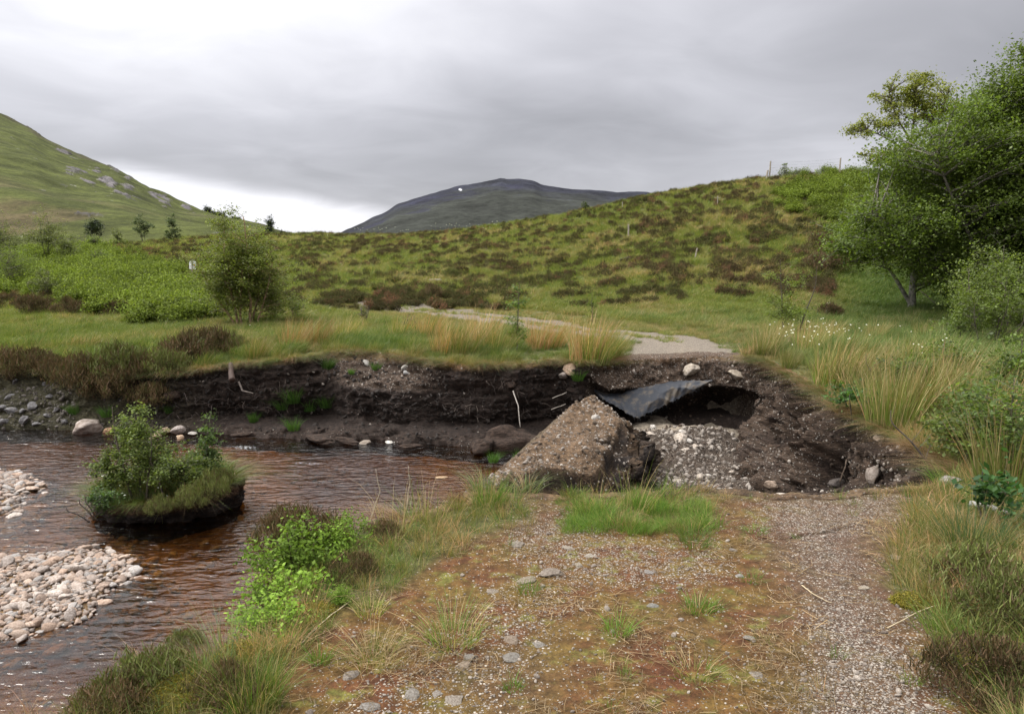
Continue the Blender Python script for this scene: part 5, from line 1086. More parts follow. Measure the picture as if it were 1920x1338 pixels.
xe = rng.uniform(-260, 270, 7000); ve = rng.uniform(880, 1235, 7000); ke = np.maximum(sdf(xe, ve, BAR1), sdf(xe, ve, BAR2)) + 15 * rng.normal(size=7000) > 0; pe = Wz(xe[ke], ve[ke], -1.16); ne = len(pe); pe[:, 2] = H(pe[:, 0], pe[:, 1]) + .012
Pp = np.vstack([pe, np.column_stack([kept[rest][:, :2], bedz[rest] + rad[rest] * .3]), np.column_stack([xs, ys, zs + .01])]); szs = np.concatenate([.02 + .035 * rng.random(ne), rad[rest] * 2.1, .05 + .09 * rng.random(len(xs)) ** 2])
tn = np.array(pk)[rng.integers(0, 7, len(Pp))] * .8; rot = zrot(len(Pp), .3)
scatter('river_stones', 'brown and pinkish stones covering the shallow river bed', 'stones', Pp, rot, szs, rng.integers(0, 9, len(Pp)), tn, P_stone)
# boulders and rocks
for i, (u, v, z_, size, fl, colr, lab) in enumerate((
    (168, 803, -1.14, .56, .75, (.36, .30, .26), 'large grey and orange boulder at the far waterline behind the island'), (205, 807, -1.18, .26, .7, (.40, .24, .14), 'orange boulder touching the large one at the waterline'), (338, 806, -1.14, .27, .8, (.40, .35, .32), 'pale grey boulder at the waterline right of the island sapling'), (307, 806, -1.14, .24, .8, (.42, .32, .22), 'cream boulder at the waterline behind the island sapling'), (338, 820, -1.2, .2, .5, (.42, .30, .20), 'flat orange stone just off the far waterline'), (362, 812, -1.17, .16, .6, (.45, .42, .38), 'small white stone at the far waterline'), (290, 818, -1.18, .2, .6, (.42, .30, .2), 'low orange stone in the shallows behind the island'),
    (730, 828, -1.18, .16, .5, (.62, .60, .55), 'white oval stone at the waterline under the peat face'), (685, 829, -1.19, .26, .25, (.24, .20, .16), 'flat brown stone at the waterline under the peat face'), (826, 895, -1.2, .18, .4, (.40, .28, .16), 'flat tan stone in the shallows left of the ridge'))):
    p = Wz(u, v, z_); stone_obj('boulder', M_BL[i % 4], p, size, lab, 'boulder', 'stones at the far waterline', colr, flat=fl * 1.3)
for i, (u, v, size, fl, colr, lab) in enumerate((
    (818, 528, .8, .5, (.36, .33, .33), 'pale rock slab showing through the heather in mid slope'), (862, 502, .45, .5, (.33, .31, .30), 'small grey rock with mossy turf above mid slope'), (1016, 521, .5, .5, (.36, .34, .33), 'small grey rock in the middle of the slope'), (1176, 486, .85, .75, (.34, .31, .31), 'grey boulder capped with heather on the slope below the posts'), (500, 456, 1.0, .3, (.34, .31, .24), 'flat tan rock near the skyline, right of the birch top'), (20, 596, 1.1, .2, (.30, .26, .22), 'flat pinkish rock shelf at the far left'), (1500, 352, .5, .5, (.34, .32, .3), 'grey rock high on the slope'))):
    p = ground_at(u, v, flat=True); stone_obj('boulder', M_BL[i % 4], p, size, lab, 'boulder', 'rocks on the slope', colr, flat=fl, rz=.3 * i)
RK = ((75, 672, .26), (72, 700, .20), (30, 715, .16), (95, 742, .18), (85, 720, .14), (60, 760, .22), (25, 770, .24), (8, 790, .26), (45, 788, .22), (90, 778, .16), (18, 745, .2), (105, 765, .14), (120, 790, .15), (70, 795, .18), (5, 765, .2), (40, 770, .14))
for i, (u, v, s_) in enumerate(RK):
    stone_obj('bank_rock', M_BL[i % 4], on_face(u, v), s_ * 1.0, (ORD[sorted(q[0] for q in RK if q[1] > 755).index(u)] + ' grey angular rock from the left in the rocky slope at the left waterline') if v > 755 else (ORD[sorted(q[0] for q in RK if q[1] <= 755).index(u)] + ' grey rock from the left, high in the left bank among heather'), 'rock', 'rocks at the left waterline' if v > 755 else 'rocks high in the left bank', (.15, .145, .15), tilt=tuple(rng.normal(0, .5, 2)))
for i, (u, v, s_, colr, lab) in enumerate(((1297, 693, .30, (.38, .33, .27), 'long tan stone sticking out of the bank under the track end'), (1383, 703, .30, (.33, .28, .22), 'tan stone in the upper right of the pit wall'), (1068, 690, .26, (.50, .36, .26), 'pinkish wedge stone in the notch left of the track end'), (1058, 702, .20, (.40, .35, .32), 'grey stone just below the pinkish wedge stone'), (760, 658 + 30, .13, (.45, .43, .4), 'pale stone in the gravel scar of the far bank'), (760, 698, .12, (.42, .42, .42), 'round grey stone in the gravel scar'), (686, 680, .14, (.45, .43, .4), 'pale stone at the left of the gravel scar'), (657, 662, .12, (.4, .38, .36), 'small pale stone at the top of the gravel scar'), (1617, 808, .13, (.42, .42, .42), 'blue-grey stone under the turf at the right rim'), (1650, 820, .13, (.48, .38, .30), 'cream stone under the turf at the right rim'), (1640, 888, .22, (.24, .2, .17), 'flat brown stone in the right pit wall'), (1565, 903, .22, (.12, .10, .09), 'dark block in the lower right pit wall'), (1445, 912, .16, (.33, .25, .19), 'brown stone low in the right pit wall'), (1778, 903, .2, (.3, .28, .27), 'grey rock at the right corner of the washout'))):
    stone_obj('stone', M_BL[i % 4], on_face(u, v), s_ * 1.15, lab, 'stone', 'stones in the washout walls', colr, tilt=tuple(rng.normal(0, .4, 2)))
for i, (u, v, s_, lab) in enumerate(((1224, 803, .18, 'cream stone at the top of the pit floor, below the fabric'), (1221, 815, .22, 'brown stone below the cream stone on the pit floor'), (1275, 822, .28, 'largest cream stone in the middle of the pit floor'), (1290, 826, .16, 'grey stone right of the largest pit floor stone'), (1303, 838, .15, 'white stone in the middle of the pit floor'), (1285, 843, .16, 'pale stone below the largest pit floor stone'), (1278, 810, .15, 'round cream stone behind the largest one'), (1270, 902, .20, 'big white stone at the front of the pit floor'), (1313, 895, .14, 'white stone right of the front white stone'), (1330, 892, .12, 'small white stone at the front of the pit floor'), (1465, 938, .22, 'brown stone on the near rim of the washout'), (1372, 884, .12, 'pale stone at the foot of the right wall'), (1115, 783, .15, 'pale stone on top of the gravel ridge'))):
    p = W(u, v, 6.3) if v == 938 else None
    D = np.linspace(6.5, 13.2, 500); Q = W(u, v, D); h = H(Q[:, 0], Q[:, 1]); b = np.nonzero(Q[:, 2] < h)[0]; p = Q[b[0]] if p is None and len(b) else (p if p is not None else Q[-1])
    if i == 12: U, V_ = proj(RV[..., 0], RV[..., 1], RV[..., 2]); k_ = np.argmin((U - u) ** 2 + (V_ - v) ** 2 + (np.arange(RV.shape[1])[None] < Rm1) * 1e5); p = RV.reshape(-1, 3)[k_]
    stone_obj('stone', M_BL[i % 4], p, s_, lab, 'stone', 'stones on the pit floor', (.46, .40, .34) if i % 3 else (.5, .47, .43), tilt=tuple(rng.normal(0, .3, 2)))
for i, (u, v, s_, colr, lab) in enumerate(((1035, 1076, .16, (.29, .26, .24), 'largest flat grey stone on the track'), (985, 1090, .125, (.33, .30, .25), 'grey stone just left of the largest flat one'), (772, 1305, .085, (.32, .32, .32), 'round grey stone near the bottom of the picture'), (852, 1312, .10, (.34, .32, .30), 'long grey stone right of the round one at the bottom'), (870, 1249, .085, (.35, .30, .25), 'tan flat stone on the mossy ground'), (960, 1232, .095, (.28, .28, .28), 'thin grey slab low in the middle'), (958, 1198, .085, (.32, .27, .23), 'brown slab above the thin grey slab'), (1010, 1208, .075, (.33, .33, .33), 'pale upright chip in the middle'), (880, 1234, .08, (.30, .30, .30), 'dark slab on the left of the thin grey slab'), (970, 1022, .11, (.33, .31, .29), 'flat stone at the upper left of the gravel'), (1065, 1028, .08, (.42, .40, .37), 'white flat stone among the upper gravel'), (1105, 1042, .075, (.45, .44, .42), 'white rounded stone among the upper gravel'), (1085, 1060, .07, (.40, .38, .34), 'small pale oval stone above the largest flat one'), (1215, 1072, .07, (.33, .33, .35), 'blue-grey stone in the middle of the track'), (1222, 1136, .06, (.30, .32, .33), 'round blue-grey stone in mid track'), (1387, 1080, .065, (.38, .38, .42), 'blue-grey stone beside the small tuft'), (1373, 1031, .06, (.36, .36, .38), 'grey stone below the crack'), (1680, 1045, .08, (.5, .46, .42), 'white stone at the right of the gravel wheel track'), (1622, 1103, .07, (.5, .48, .44), 'white chip in the gravel wheel track'), (1418, 1265, .075, (.38, .37, .36), 'grey stone left of the gravel wheel track near the bottom'), (1407, 1198, .07, (.34, .34, .34), 'grey stone left of the gravel wheel track'), (690, 1325, .09, (.30, .30, .31), 'dark grey slab at the bottom edge'), (655, 1268, .08, (.30, .28, .27), 'grey chip on the red soil at the left'), (820, 1300, .06, (.34, .33, .33), 'small grey stone between the round and the long ones'), (560, 1125, .14, (.36, .34, .34), 'pale rock in the edge of the near bank below the bilberry'), (925, 1108, .07, (.34, .31, .28), 'small tan stone left of the straw patch'))):
    p = ground_at(u, v, flat=True); stone_obj('track_stone', M_BL[i % 4], p, s_ * 1.1, lab, 'stone', 'larger stones lying on the near track', (colr[0] * .66, colr[1] * .60, colr[2] * .52), flat=.45, rz=i * .9)

# ------------------------------------------------------------------ peat clods, roots, timber, pipe
pc = [stone_geo(270 + i, 4, .7, .5, False) for i in range(3)]; PCM = [mesh('clod', V, Fc, np.full((len(V), 3), (.040, .026, .019)) * (1 + .5 * fbm(V[:, 0] * 6, V[:, 1] * 6, V[:, 2] * 6, o=3, seed=i))[:, None], [M_soil], True, {'peb': np.zeros(len(V))}) for i, (V, Fc) in enumerate(pc)]
for i, (u, v, s_, lab) in enumerate(((960, 828, .95, 'large fallen clod of reddish peat beside the gravel ridge'), (905, 838, .5, 'smaller peat clod left of the large one'), (1010, 838, .5, 'peat clod between the large one and the gravel ridge'), (455, 815, .28, 'dark peat clod at the waterline left'), (325, 742, .38, 'lump of peat sticking out of the left peat face'), (600, 822, .42, 'low bench of slumped peat above the waterline'), (770, 836, .26, 'slumped peat at the waterline right of the white stone'), (958, 722, .3, 'lump of peat and roots under the turf edge'), (650, 826, .3, 'slumped peat left of the white oval stone'))):
    p = Wz(u, v, -1.12) if v > 795 else on_face(u, v); put('peat_clod', PCM[i % 3], p, lab, 'peat clod', 'fallen clods of peat', rz=i * 1.1, scl=(s_ * (1.5 if v > 810 and u < 800 else 1), s_ * .8, s_ * (.45 if v > 810 and u < 800 else .75)))
def root_line(p, d, L, r_, n=6):
    Q = [np.array(p, float)]; d = np.array(d, float)
    for _ in range(n): d = d + r_.normal(0, .22, 3) + [0, 0, -.12]; d /= np.linalg.norm(d); Q.append(Q[-1] + d * L / n)
    return np.array(Q)
r_ = np.random.default_rng(77); B = Bag(); U, V_ = proj(BV[..., 0], BV[..., 1], BV[..., 2]); fl_i = np.arange(U.size)
def faces_in(u0, u1, v0, v1, n):
    k_ = np.nonzero(((U > u0) & (U < u1) & (V_ > v0) & (V_ < v1) & (BD > .08)).ravel())[0]; return BV.reshape(-1, 3)[r_.choice(k_, n)]
for (u0, u1, v0, v1, n, L, c) in ((400, 560, 700, 800, 60, .20, (.12, .09, .075)), (820, 1060, 700, 800, 80, .20, (.11, .085, .07)), (650, 830, 715, 770, 40, .12, (.14, .12, .11)), (1540, 1760, 800, 930, 60, .25, (.11, .08, .055)), (1440, 1560, 690, 800, 20, .2, (.09, .07, .05)), (320, 430, 730, 790, 30, .2, (.13, .10, .09))):
    for p in faces_in(u0, u1, v0, v1, n): B.tube(root_line(p, [r_.normal(0, .8), -.9, r_.normal(-.25, .5)], L * r_.uniform(.4, 1.4), r_), np.linspace(.005, .0012, 7) * r_.uniform(.5, 1.3), 3, np.array(c) * r_.uniform(.5, 1.5))
o = obj('exposed_roots', B.mesh('exposed_roots', [M_root])); tag(o, 'fine roots and dead stalks sticking out of the eroded bank', 'roots', kind='stuff')
def limb(name, pts, r0, r1, label, cat, col, grp=None):
    B = Bag(); P = np.array(pts); q = np.linspace(0, len(P) - 1, 24); Q = np.stack([np.interp(q, np.arange(len(P)), P[:, i]) for i in range(3)], 1); o_ = Q[0].copy(); Q = Q - o_
    Q += .012 * np.stack([fbm(q * 1.3 + k_, q * 0, o=3, seed=int(r0 * 9999) % 97 + k_) for k_ in range(3)], 1); B.tube(Q, np.linspace(r0, r1, 24), 7, col)
    o = obj(name, B.mesh(name, [M_root]), loc=o_); tag(o, label, cat, grp); return o
limb('fallen_branch', [W(962, 733, 12.85), W(972, 760, 12.6), W(975, 800, 12.4)], .012, .007, 'pale stick leaning upright against the middle of the peat face', 'branch', (.26, .23, .20))
limb('fallen_branch', [W(1036, 746, 12.6), W(1062, 735, 12.7)], .008, .006, 'pale stick jutting out of the bank left of the notch, upper of two', 'branch', (.22, .19, .16))
limb('fallen_branch', [W(1034, 767, 12.5), W(1060, 757, 12.6)], .008, .006, 'pale stick jutting out of the bank left of the notch, lower of two', 'branch', (.22, .19, .16))
limb('hanging_root', [on_face(1566, 797) + [-.03, -.1, 0], on_face(1586, 828) + [0, -.12, 0], on_face(1580, 868) + [0, -.12, 0], on_face(1568, 900) + [0, -.1, 0]], .014, .009, 'thick pale root hanging down the right wall of the washout', 'root', (.12, .085, .06))
limb('dead_root', [on_face(452, 712) + [0, -.15, 0], on_face(462, 728) + [0, -.2, 0], on_face(482, 735) + [0, -.2, 0]], .02, .01, 'forked dead root on the left part of the peat face', 'root', (.17, .14, .12))
o = limb('tree_stump', [on_face(440, 682) + [0, -.22, .04], on_face(448, 708) + [0, -.3, 0]], .045, .06, 'reddish stump hanging at the edge of the peat face', 'stump', (.05, .028, .02))
limb('grey_log', [ground_at(1818, 955, flat=True) + [0, 0, .05], ground_at(1848, 962, flat=True) + [0, 0, .06], ground_at(1888, 975, flat=True) + [0, 0, .05]], .026, .02, 'weathered grey log lying in the grass at the right', 'log', (.30, .28, .27))
pa, pb = ground_at(492, 1168, flat=True) + [-.03, 0, -.12], ground_at(472, 1212, flat=True) + [-.03, 0, -.22]
limb('drain_pipe', [pa, (pa + pb) / 2 + [0.015, 0, .02], pb], .021, .021, 'pale blue-grey plastic pipe end poking from the near bank', 'pipe', (.40, .43, .52))
for i, pts in enumerate(([(690, 985), (712, 920), (704, 880)], [(760, 960), (768, 900), (765, 875)], [(655, 1130), (600, 1180), (560, 1215)], [(1740, 1060), (1765, 1090), (1785, 1115)], [(1500, 1100), (1520, 1120), (1560, 1135)], [(1660, 1180), (1750, 1145), (1800, 1135)])):
    base_ = ground_at(*pts[0], flat=True); P = [base_ + [0, 0, .01], W(*pts[1], base_[1]) if i < 2 else ground_at(*pts[1], flat=True) + [0, 0, .03], W(*pts[2], base_[1] - .02) if i < 2 else ground_at(*pts[2], flat=True) + [0, 0, .01]]
    limb('dry_stalk', P, .0035, .002, ('bare upright stalk at the near bank edge, left of two', 'bare upright stalk at the near bank edge, right of two', 'long pale stalk lying on red soil at the left', 'pale stalk lying at the right verge', 'curved pale stalk on the mossy track', 'thin twig lying across the right verge')[i], 'stalk', (.42, .34, .22), 'dead stalks')

# ------------------------------------------------------------------ black fabric torn out of the road
def cloth():
    top = [(1112, 727, 13.62), (1128, 735, 13.57), (1148, 738, 13.52), (1166, 737, 13.52), (1186, 728, 13.52), (1222, 722, 13.50), (1256, 714, 13.50), (1292, 713, 13.52), (1318, 713, 13.52), (1336, 712, 13.54)]
    bot = [(1112, 731, 13.52), (1130, 750, 13.32), (1150, 758, 13.22), (1172, 774, 13.12), (1194, 785, 13.07), (1206, 778, 13.12), (1250, 757, 13.22), (1285, 740, 13.32), (1312, 727, 13.42), (1336, 713, 13.52)]
    A = np.array([W(*a) for a in top]); Bt = np.array([W(*a) for a in bot]); n, m = 240, 60; q = np.linspace(0, 9, n); ia = lambda M: np.stack([gsm(np.interp(q, np.arange(10), M[:, k_]), 0, 4) for k_ in range(3)], 1)
    A, Bt = ia(A), ia(Bt); t_ = np.linspace(0, 1, m)[None, :, None]; V = A[:, None] * (1 - t_) + Bt[:, None] * t_; x = q[:, None] * np.ones((1, m)); y = t_[..., 0] * np.ones((n, 1))
    f = .032 * fbm(x * 1.3, y * 1.2, o=3, seed=131) + .035 * (1 - np.abs(vn(x * .9 - y * 1.1, y * .7 + x * .2, seed=132)) * 2) + .02 * np.exp(-((x - 7 + y) / .35) ** 2) * np.sin(x * 14) + .006 * fbm(x * 5, y * 4, o=3, seed=133)
    V[..., 1] -= .05 * np.sin(y * math.pi) + f * sm(y, 0, .15); V[..., 2] += .4 * f * sm(y, .1, .5) + .02 * fbm(x * 4, y * 0, seed=134) * (y < .05); V[:, -3:, 2] += .02 * vn(x[:, -3:] * 9, y[:, -3:], seed=135)
    Vt = V.reshape(-1, 3); nrm = np.array([0, .006, -.002]); Fc = grid_faces(n, m); N_ = len(Vt)
    ring = np.concatenate([np.arange(n) * m, (n - 1) * m + np.arange(1, m), (np.arange(n - 1)[::-1]) * m + m - 1, np.arange(1, m - 1)[::-1]]); r2 = np.roll(ring, -1)
    side = np.stack([ring, r2, r2 + N_, ring + N_], 1)
    m_, t = newmat('black_fabric'); co = t.new('ShaderNodeTexCoord').outputs['Object']; nn = t.noise(co, 4.5, 7, .7); n2 = t.noise(co, 120, 2, .5)
    p_ = t.new('ShaderNodeBsdfPrincipled', ins={'Base Color': t.mix(t.ramp(nn, .48, .66), (.028, .031, .039), (.095, .078, .060)), 'Roughness': .7, 'Specular IOR Level': .35}); t.l.new(t.bump(n2, .3, .003), p_.inputs['Normal']); finish(t, p_.outputs[0])
    B = Bag(); B.add(np.vstack([Vt, Vt + nrm]), np.vstack([Fc, Fc[:, ::-1] + N_, side]))
    bot_ = Vt.reshape(n, m, 3)[:, -1]
    for i in range(90, 236, 2):
        p = bot_[i]; B.tube(root_line(p, [rng.normal(.2, .4), -.2, -1], .06 * rng.uniform(.5, 1.6), np.random.default_rng(i), 3), [.003, .002, .001, .0008], 3)
    o_ = bot_.mean(0); B.V = [v - o_ for v in B.V]
    o = obj('road_fabric', B.mesh('road_fabric', [m_]), loc=o_); tag(o, 'torn dark grey road fabric hanging from the broken track edge in the pit', 'fabric sheet')
cloth()

# ------------------------------------------------------------------ posts, fence, sign
def post_mesh(h, w_, name='post', taper=.9, seed=0):
    import bmesh
    bm = bmesh.new(); k_ = 7; rings = []
    for j, q in enumerate(np.linspace(0, 1, 7)):
        rr = w_ / 2 * (1 - (1 - taper) * q); off = .008 * vn(np.array([q * 3.]), np.array([float(seed)]), seed=seed)[0]
        rings.append([bm.verts.new((math.cos(a) * rr + off, math.sin(a) * rr, -.15 + (h + .15) * q + (.02 * math.cos(a) if j == 6 else 0))) for a in np.arange(k_) * 6.283 / k_])
    for a, b in zip(rings, rings[1:]):
        for i in range(k_): bm.faces.new((a[i], a[(i + 1) % k_], b[(i + 1) % k_], b[i]))
    bm.faces.new(rings[-1]); bm.faces.new(rings[0][::-1]); me = bpy.data.meshes.new(name); bm.to_mesh(me); bm.free(); me.materials.append(M_wood); return me
for i, (u, vt, vb, w_, tl, lab) in enumerate(((1178, 422, 443, .10, 0, 'pale marker post on the slope above the grey boulder'), (1303, 466, 487, .07, .15, 'thin leaning marker stake on the open slope'), (1345, 369, 388, .06, 0, 'thin white stake near the skyline with a crosspiece'), (1167, 379, 392, .06, 0, 'short stake on the skyline above the marker post'), (1551, 568, 594, .13, .05, 'grey wooden post behind the rushes right of the track'), (886, 0, 0, 0, 0, ''))):
    if not lab: continue
    p = ground_at(u, vb, flat=True); h = (vb - vt) / F * p[1] * 1.02; o = put('marker_post', post_mesh(h, w_, 'stake', seed=i), p, lab, 'post', 'wooden posts on the slope', tilt=(0, tl))
    if i == 2: cm = post_mesh(.3, .03, 'crosspiece'); c_ = obj('crosspiece', cm, o, loc=(-.08, 0, h * .85), rot=(0, R(90), 0))
fr = obj('wire_fence', None, loc=P0(1441, 337, 55)); tag(fr, 'wire fence on two tall posts along the skyline at the right', 'fence'); f0 = np.array(fr.location)
def fpt(u, v, D=55): return W(u, v, D) - f0
for i, (u, vt, vb, w_, r_y) in enumerate(((1442, 302, 340, .12, .03), (1574, 296, 326, .12, .02), (1436, 319, 342, .14, .12))):
    a, b = fpt(u, vb), fpt(u, vt); obj('post', post_mesh(float(b[2] - a[2]), w_, 'post', seed=20 + i), fr, loc=a, rot=(0, r_y, 0))
for i, (va, vb) in enumerate(((305, 298), (310, 304), (315, 309))):
    B = Bag(); q = np.linspace(0, 1, 9)[:, None]; Q = fpt(1442, va) * (1 - q) + fpt(1574, vb) * q; Q[:, 2] -= .05 * np.sin(q[:, 0] * math.pi); B.tube(Q, .006, 3); obj('wire', B.mesh('wire', [M_wire]), fr)
B = Bag()
for k_ in range(7): B.tube(np.array([fpt(1442, 315 + 3 * k_), fpt(1574, 309 + 3 * k_)]), .0045, 3)
for k_ in range(40): q = k_ / 39; B.tube(np.array([fpt(1442 + 132 * q, 315 - 6 * q), fpt(1442 + 132 * q, 334 - 6 * q)]), .004, 3)
obj('wire_netting', B.mesh('wire_netting', [M_wire]), fr)
ps = ground_at(360.5, 521, flat=True); Ds = ps[1]; sg = obj('warning_sign', None, loc=ps, rot=(0, R(3), 0)); tag(sg, 'white warning sign with yellow triangle on a wooden stake above the bracken', 'sign')
hs = 34 / F * Ds; obj('stake', post_mesh(hs, .055, 'stake', seed=31), sg)
def slab(pts, y0, y1, mat, name):
    B = Bag(); n = len(pts); P = np.array([[a, y0, b] for a, b in pts] + [[a, y1, b] for a, b in pts], float)
    me = bpy.data.meshes.new(name); me.from_pydata([tuple(q) for q in P], [], [list(range(n)), list(range(n, 2 * n))[::-1]] + [[(i + 1) % n, i, n + i, n + (i + 1) % n] for i in range(n)]); me.materials.append(mat); return me
k_ = Ds / F; zc = hs - 10.5 * k_
bd = obj('board', slab([(-6.3 * k_, zc - 7.5 * k_), (6.3 * k_, zc - 7.5 * k_), (6.3 * k_, zc + 7.5 * k_), (-6.3 * k_, zc + 7.5 * k_)], .035, .045, M_white, 'board'), sg, loc=(.2 * k_, 0, 0))
obj('warning_triangle', slab([(.6 * k_, zc), (4.9 * k_, zc - 3.6 * k_), (4.9 * k_, zc + 3.8 * k_)], .029, .034, M_black, 'warning_triangle'), bd)
obj('triangle_face', slab([(1.7 * k_, zc), (4.2 * k_, zc - 2.2 * k_), (4.2 * k_, zc + 2.3 * k_)], .024, .028, M_yellow, 'triangle_face'), bd)
obj('triangle_mark', slab([(3.0 * k_, zc - .5 * k_), (3.6 * k_, zc - .5 * k_), (3.6 * k_, zc + .7 * k_), (3.0 * k_, zc + .7 * k_)], .020, .023, M_black, 'triangle_mark'), bd)
obj('black_dot', slab([(-1.9 * k_ + .75 * k_ * math.cos(a), zc + .2 * k_ + .75 * k_ * math.sin(a)) for a in np.arange(10) * .628], .029, .034, M_black, 'black_dot'), bd)

# ------------------------------------------------------------------ ground cover (uncountable)
# near verge grass
P_near = [tuft('verge_tuft', M_inst, n=44, h=.20, hv=.5, spread=.20, width=.0042, lean=(.1, .0), curl=.9, cols=((1, 1, 1), (1.9, 1.4, 1.8), (.7, .8, .7)), cw=(.5, .25, .25), seed=60 + i) for i in range(4)]
def litter(seed, n=16):
    r_ = np.random.default_rng(seed); B = Bag()
    for _ in range(n):
        p = np.array([*r_.normal(0, .07, 2), .008]); a = r_.uniform(0, 6.28); L = r_.uniform(.03, .14); q = np.linspace(-.5, .5, 4)[:, None]; b = r_.normal(0, .004)
        Q = p + np.array([math.cos(a), math.sin(a), 0]) * L * q + np.array([-math.sin(a), math.cos(a), 0]) * b * (q * q * 4) + [0, 0, 1] * (r_.uniform(0, .015) * (q + .5)); w_ = np.array([-math.sin(a), math.cos(a), .4]) * .0010
        V = np.stack([Q - w_, Q + w_], 1).reshape(-1, 3); f = np.array([[2 * k, 2 * k + 1, 2 * k + 3, 2 * k + 2] for k in range(3)]); B.add(V, f, None, np.full(3, r_.uniform(.5, 1.3)))
    return B.mesh('straw', [M_inst], False)
P_lit = [litter(300 + i) for i in range(4)]
x, y = sample(32000, -.85, 1.25, 2.3, 9.0, .9); z, s = H(x, y, full=True); c_ = classify(x, y, z); u, v = c_['u'], c_['v']; z = base_h(x, y); okr = (s < -.03)
vg = 1 - c_['bare']; nn_ = fbm(x * 2.2, y * 2.2, o=4, seed=311); gp = sm(sdf(u, v, [(1070, 950), (1190, 935), (1320, 960), (1310, 985), (1240, 1000), (1130, 992), (1060, 975)]), -12, 14)
pr = np.clip(vg * (.55 + .5 * nn_), 0, 1) * .62 + .028 * (nn_ > .15)
m = okr & (rng.random(len(x)) < pr) & (gp < .4)
n_ = m.sum(); q = (sm(nn_[m] + .3 * rng.normal(size=n_), -.25, .5))[:, None]; tint = np.array([.135, .155, .045]) * (1 - q) + q * np.array([.28, .22, .10]); rm = (rng.random((n_, 1)) < .2); tint = np.where(rm, np.array([.10, .17, .035]), tint)
rs = sm(u[m], 1500, 1800)
scatter('verge_grass', 'thin dry and green grass along both sides of the near track', 'grass', np.column_stack([x[m], y[m], z[m]]), zrot(n_, .15), (.32 + .5 * rng.random(n_)) * (.6 + .5 * vg[m]) * (.85 + .35 * rs), rng.integers(0, 4, n_), tint, P_near)
x3, y3 = sample(2400, .06, .30, 5.2, 6.5); z3, s3 = H(x3, y3, full=True); u3, v3 = proj(x3, y3, z3); m3 = (s3 < -.03) & (sm(sdf(u3, v3, [(1075, 955), (1190, 940), (1315, 962), (1300, 990), (1240, 1000), (1130, 995), (1060, 985)]) + 16 * rng.normal(size=2400) + 26 * fbm(x3 * 3, y3 * 3, seed=77), -20, 20) > .5); n_ = m3.sum(); z3 = base_h(x3, y3)
scatter('bright_grass', 'bright green grass patch along the near edge of the washout', 'grass', np.column_stack([x3[m3], y3[m3], z3[m3]]), zrot(n_, .2), (.28 + .42 * rng.random(n_)) * (.75 + .6 * vn(x3[m3] * 6, y3[m3] * 6, seed=78)), rng.integers(0, 4, n_), np.where(rng.random((n_, 1)) < .2, np.array([.24, .2, .09]), np.array([.12, .215, .038])) * (.7 + .5 * rng.random((n_, 1))), P_near)
m = okr & (rng.random(len(x)) < .14 * np.clip(.35 + 1.6 * nn_, .06, 1) * (1 - .75 * sm(sdf(u, v, GRAV), -30, 40))); n_ = m.sum()
scatter('straw_litter', 'dead straw and stalks littering the track and its verges', 'straw', np.column_stack([x[m], y[m], z[m]]), zrot(n_, .03), .7 + .6 * rng.random(n_), rng.integers(0, 4, n_), np.array([.30, .215, .12]) * (.5 + .7 * rng.random((n_, 1))), P_lit)
# gravel chips
x, y = sample(150000, -.8, .85, 2.3, 8.5, .85); z, s = H(x, y, full=True); c_ = classify(x, y, z); z = base_h(x, y); m = (s < -.01) & (rng.random(len(x)) < np.clip(c_['grav'] ** 1.6 * .75, 0, 1) + .02 * c_['bare']); n_ = m.sum()
q = rng.random((n_, 1)); tint = np.array([.16, .125, .10]) * (1 - q) + q * np.array([.50, .44, .38]); szs = .007 + .012 * rng.random(n_) ** 2.2; szs[rng.random(n_) < .03] *= 2.0
scatter('gravel', 'loose pale gravel chips on the near track', 'gravel', np.column_stack([x[m], y[m], z[m] + szs * .12]), rng.uniform(0, 6.28, (n_, 3)) * np.array([.1, .1, 1]), szs, rng.integers(0, 9, n_), tint, P_stone)
# pebbles in the walls, on the ridge and the pit floor
def tint_st(n_): q = rng.random((n_, 1)); return np.array([.17, .14, .115]) * (1 - q) + q * np.array([.48, .43, .38])
wv = np.where((BU[:, None] > 1100) & (BS[:, None] > 17) & (BS[:, None] < 32), 1.0, .05) + ((BU[:, None] > 600) & (BU[:, None] < 830) & (BD < .32) & (BS[:, None] < 14)) * 1.2 + ((BU[:, None] < 140)) * 2.2 * (BD > .3)
wv = (wv * (BD > .04) * (1 - .8 * ((BU[:, None] > 1120) & (BU[:, None] < 1440) & (BD > .42)))).ravel(); k_ = rng.choice(len(wv), 5200, p=wv / wv.sum()); P1 = BV.reshape(-1, 3)[k_]; s1 = .014 + .045 * rng.random(5200) ** 3.2; s1[P1[:, 0] < -6] *= 1.5
jj = np.arange(RV.shape[1])[None] * np.ones((RV.shape[0], 1)); w2 = ((jj > Rm1 - 6) * (jj < Rm1 + Rm2 - 2) * 1.0 + .12 * (jj >= Rm1 + Rm2 - 2)).ravel(); k_ = rng.choice(len(w2), 2600, p=w2 / w2.sum()); P2 = RV.reshape(-1, 3)[k_]; s2 = .010 + .050 * rng.random(2600) ** 4
xp = rng.uniform(.6, 4.6, 9000); yp = rng.uniform(6.6, 12.9, 9000); sp = void_s(xp, yp); zp = H(xp, yp, sp); up_, vp_ = proj(xp, yp, zp)
heap = np.exp(-((up_ - 1290) / 90) ** 2 - ((vp_ - 835) / 28) ** 2) + np.exp(-((up_ - 1310) / 80) ** 2 - ((vp_ - 895) / 22) ** 2) + .10
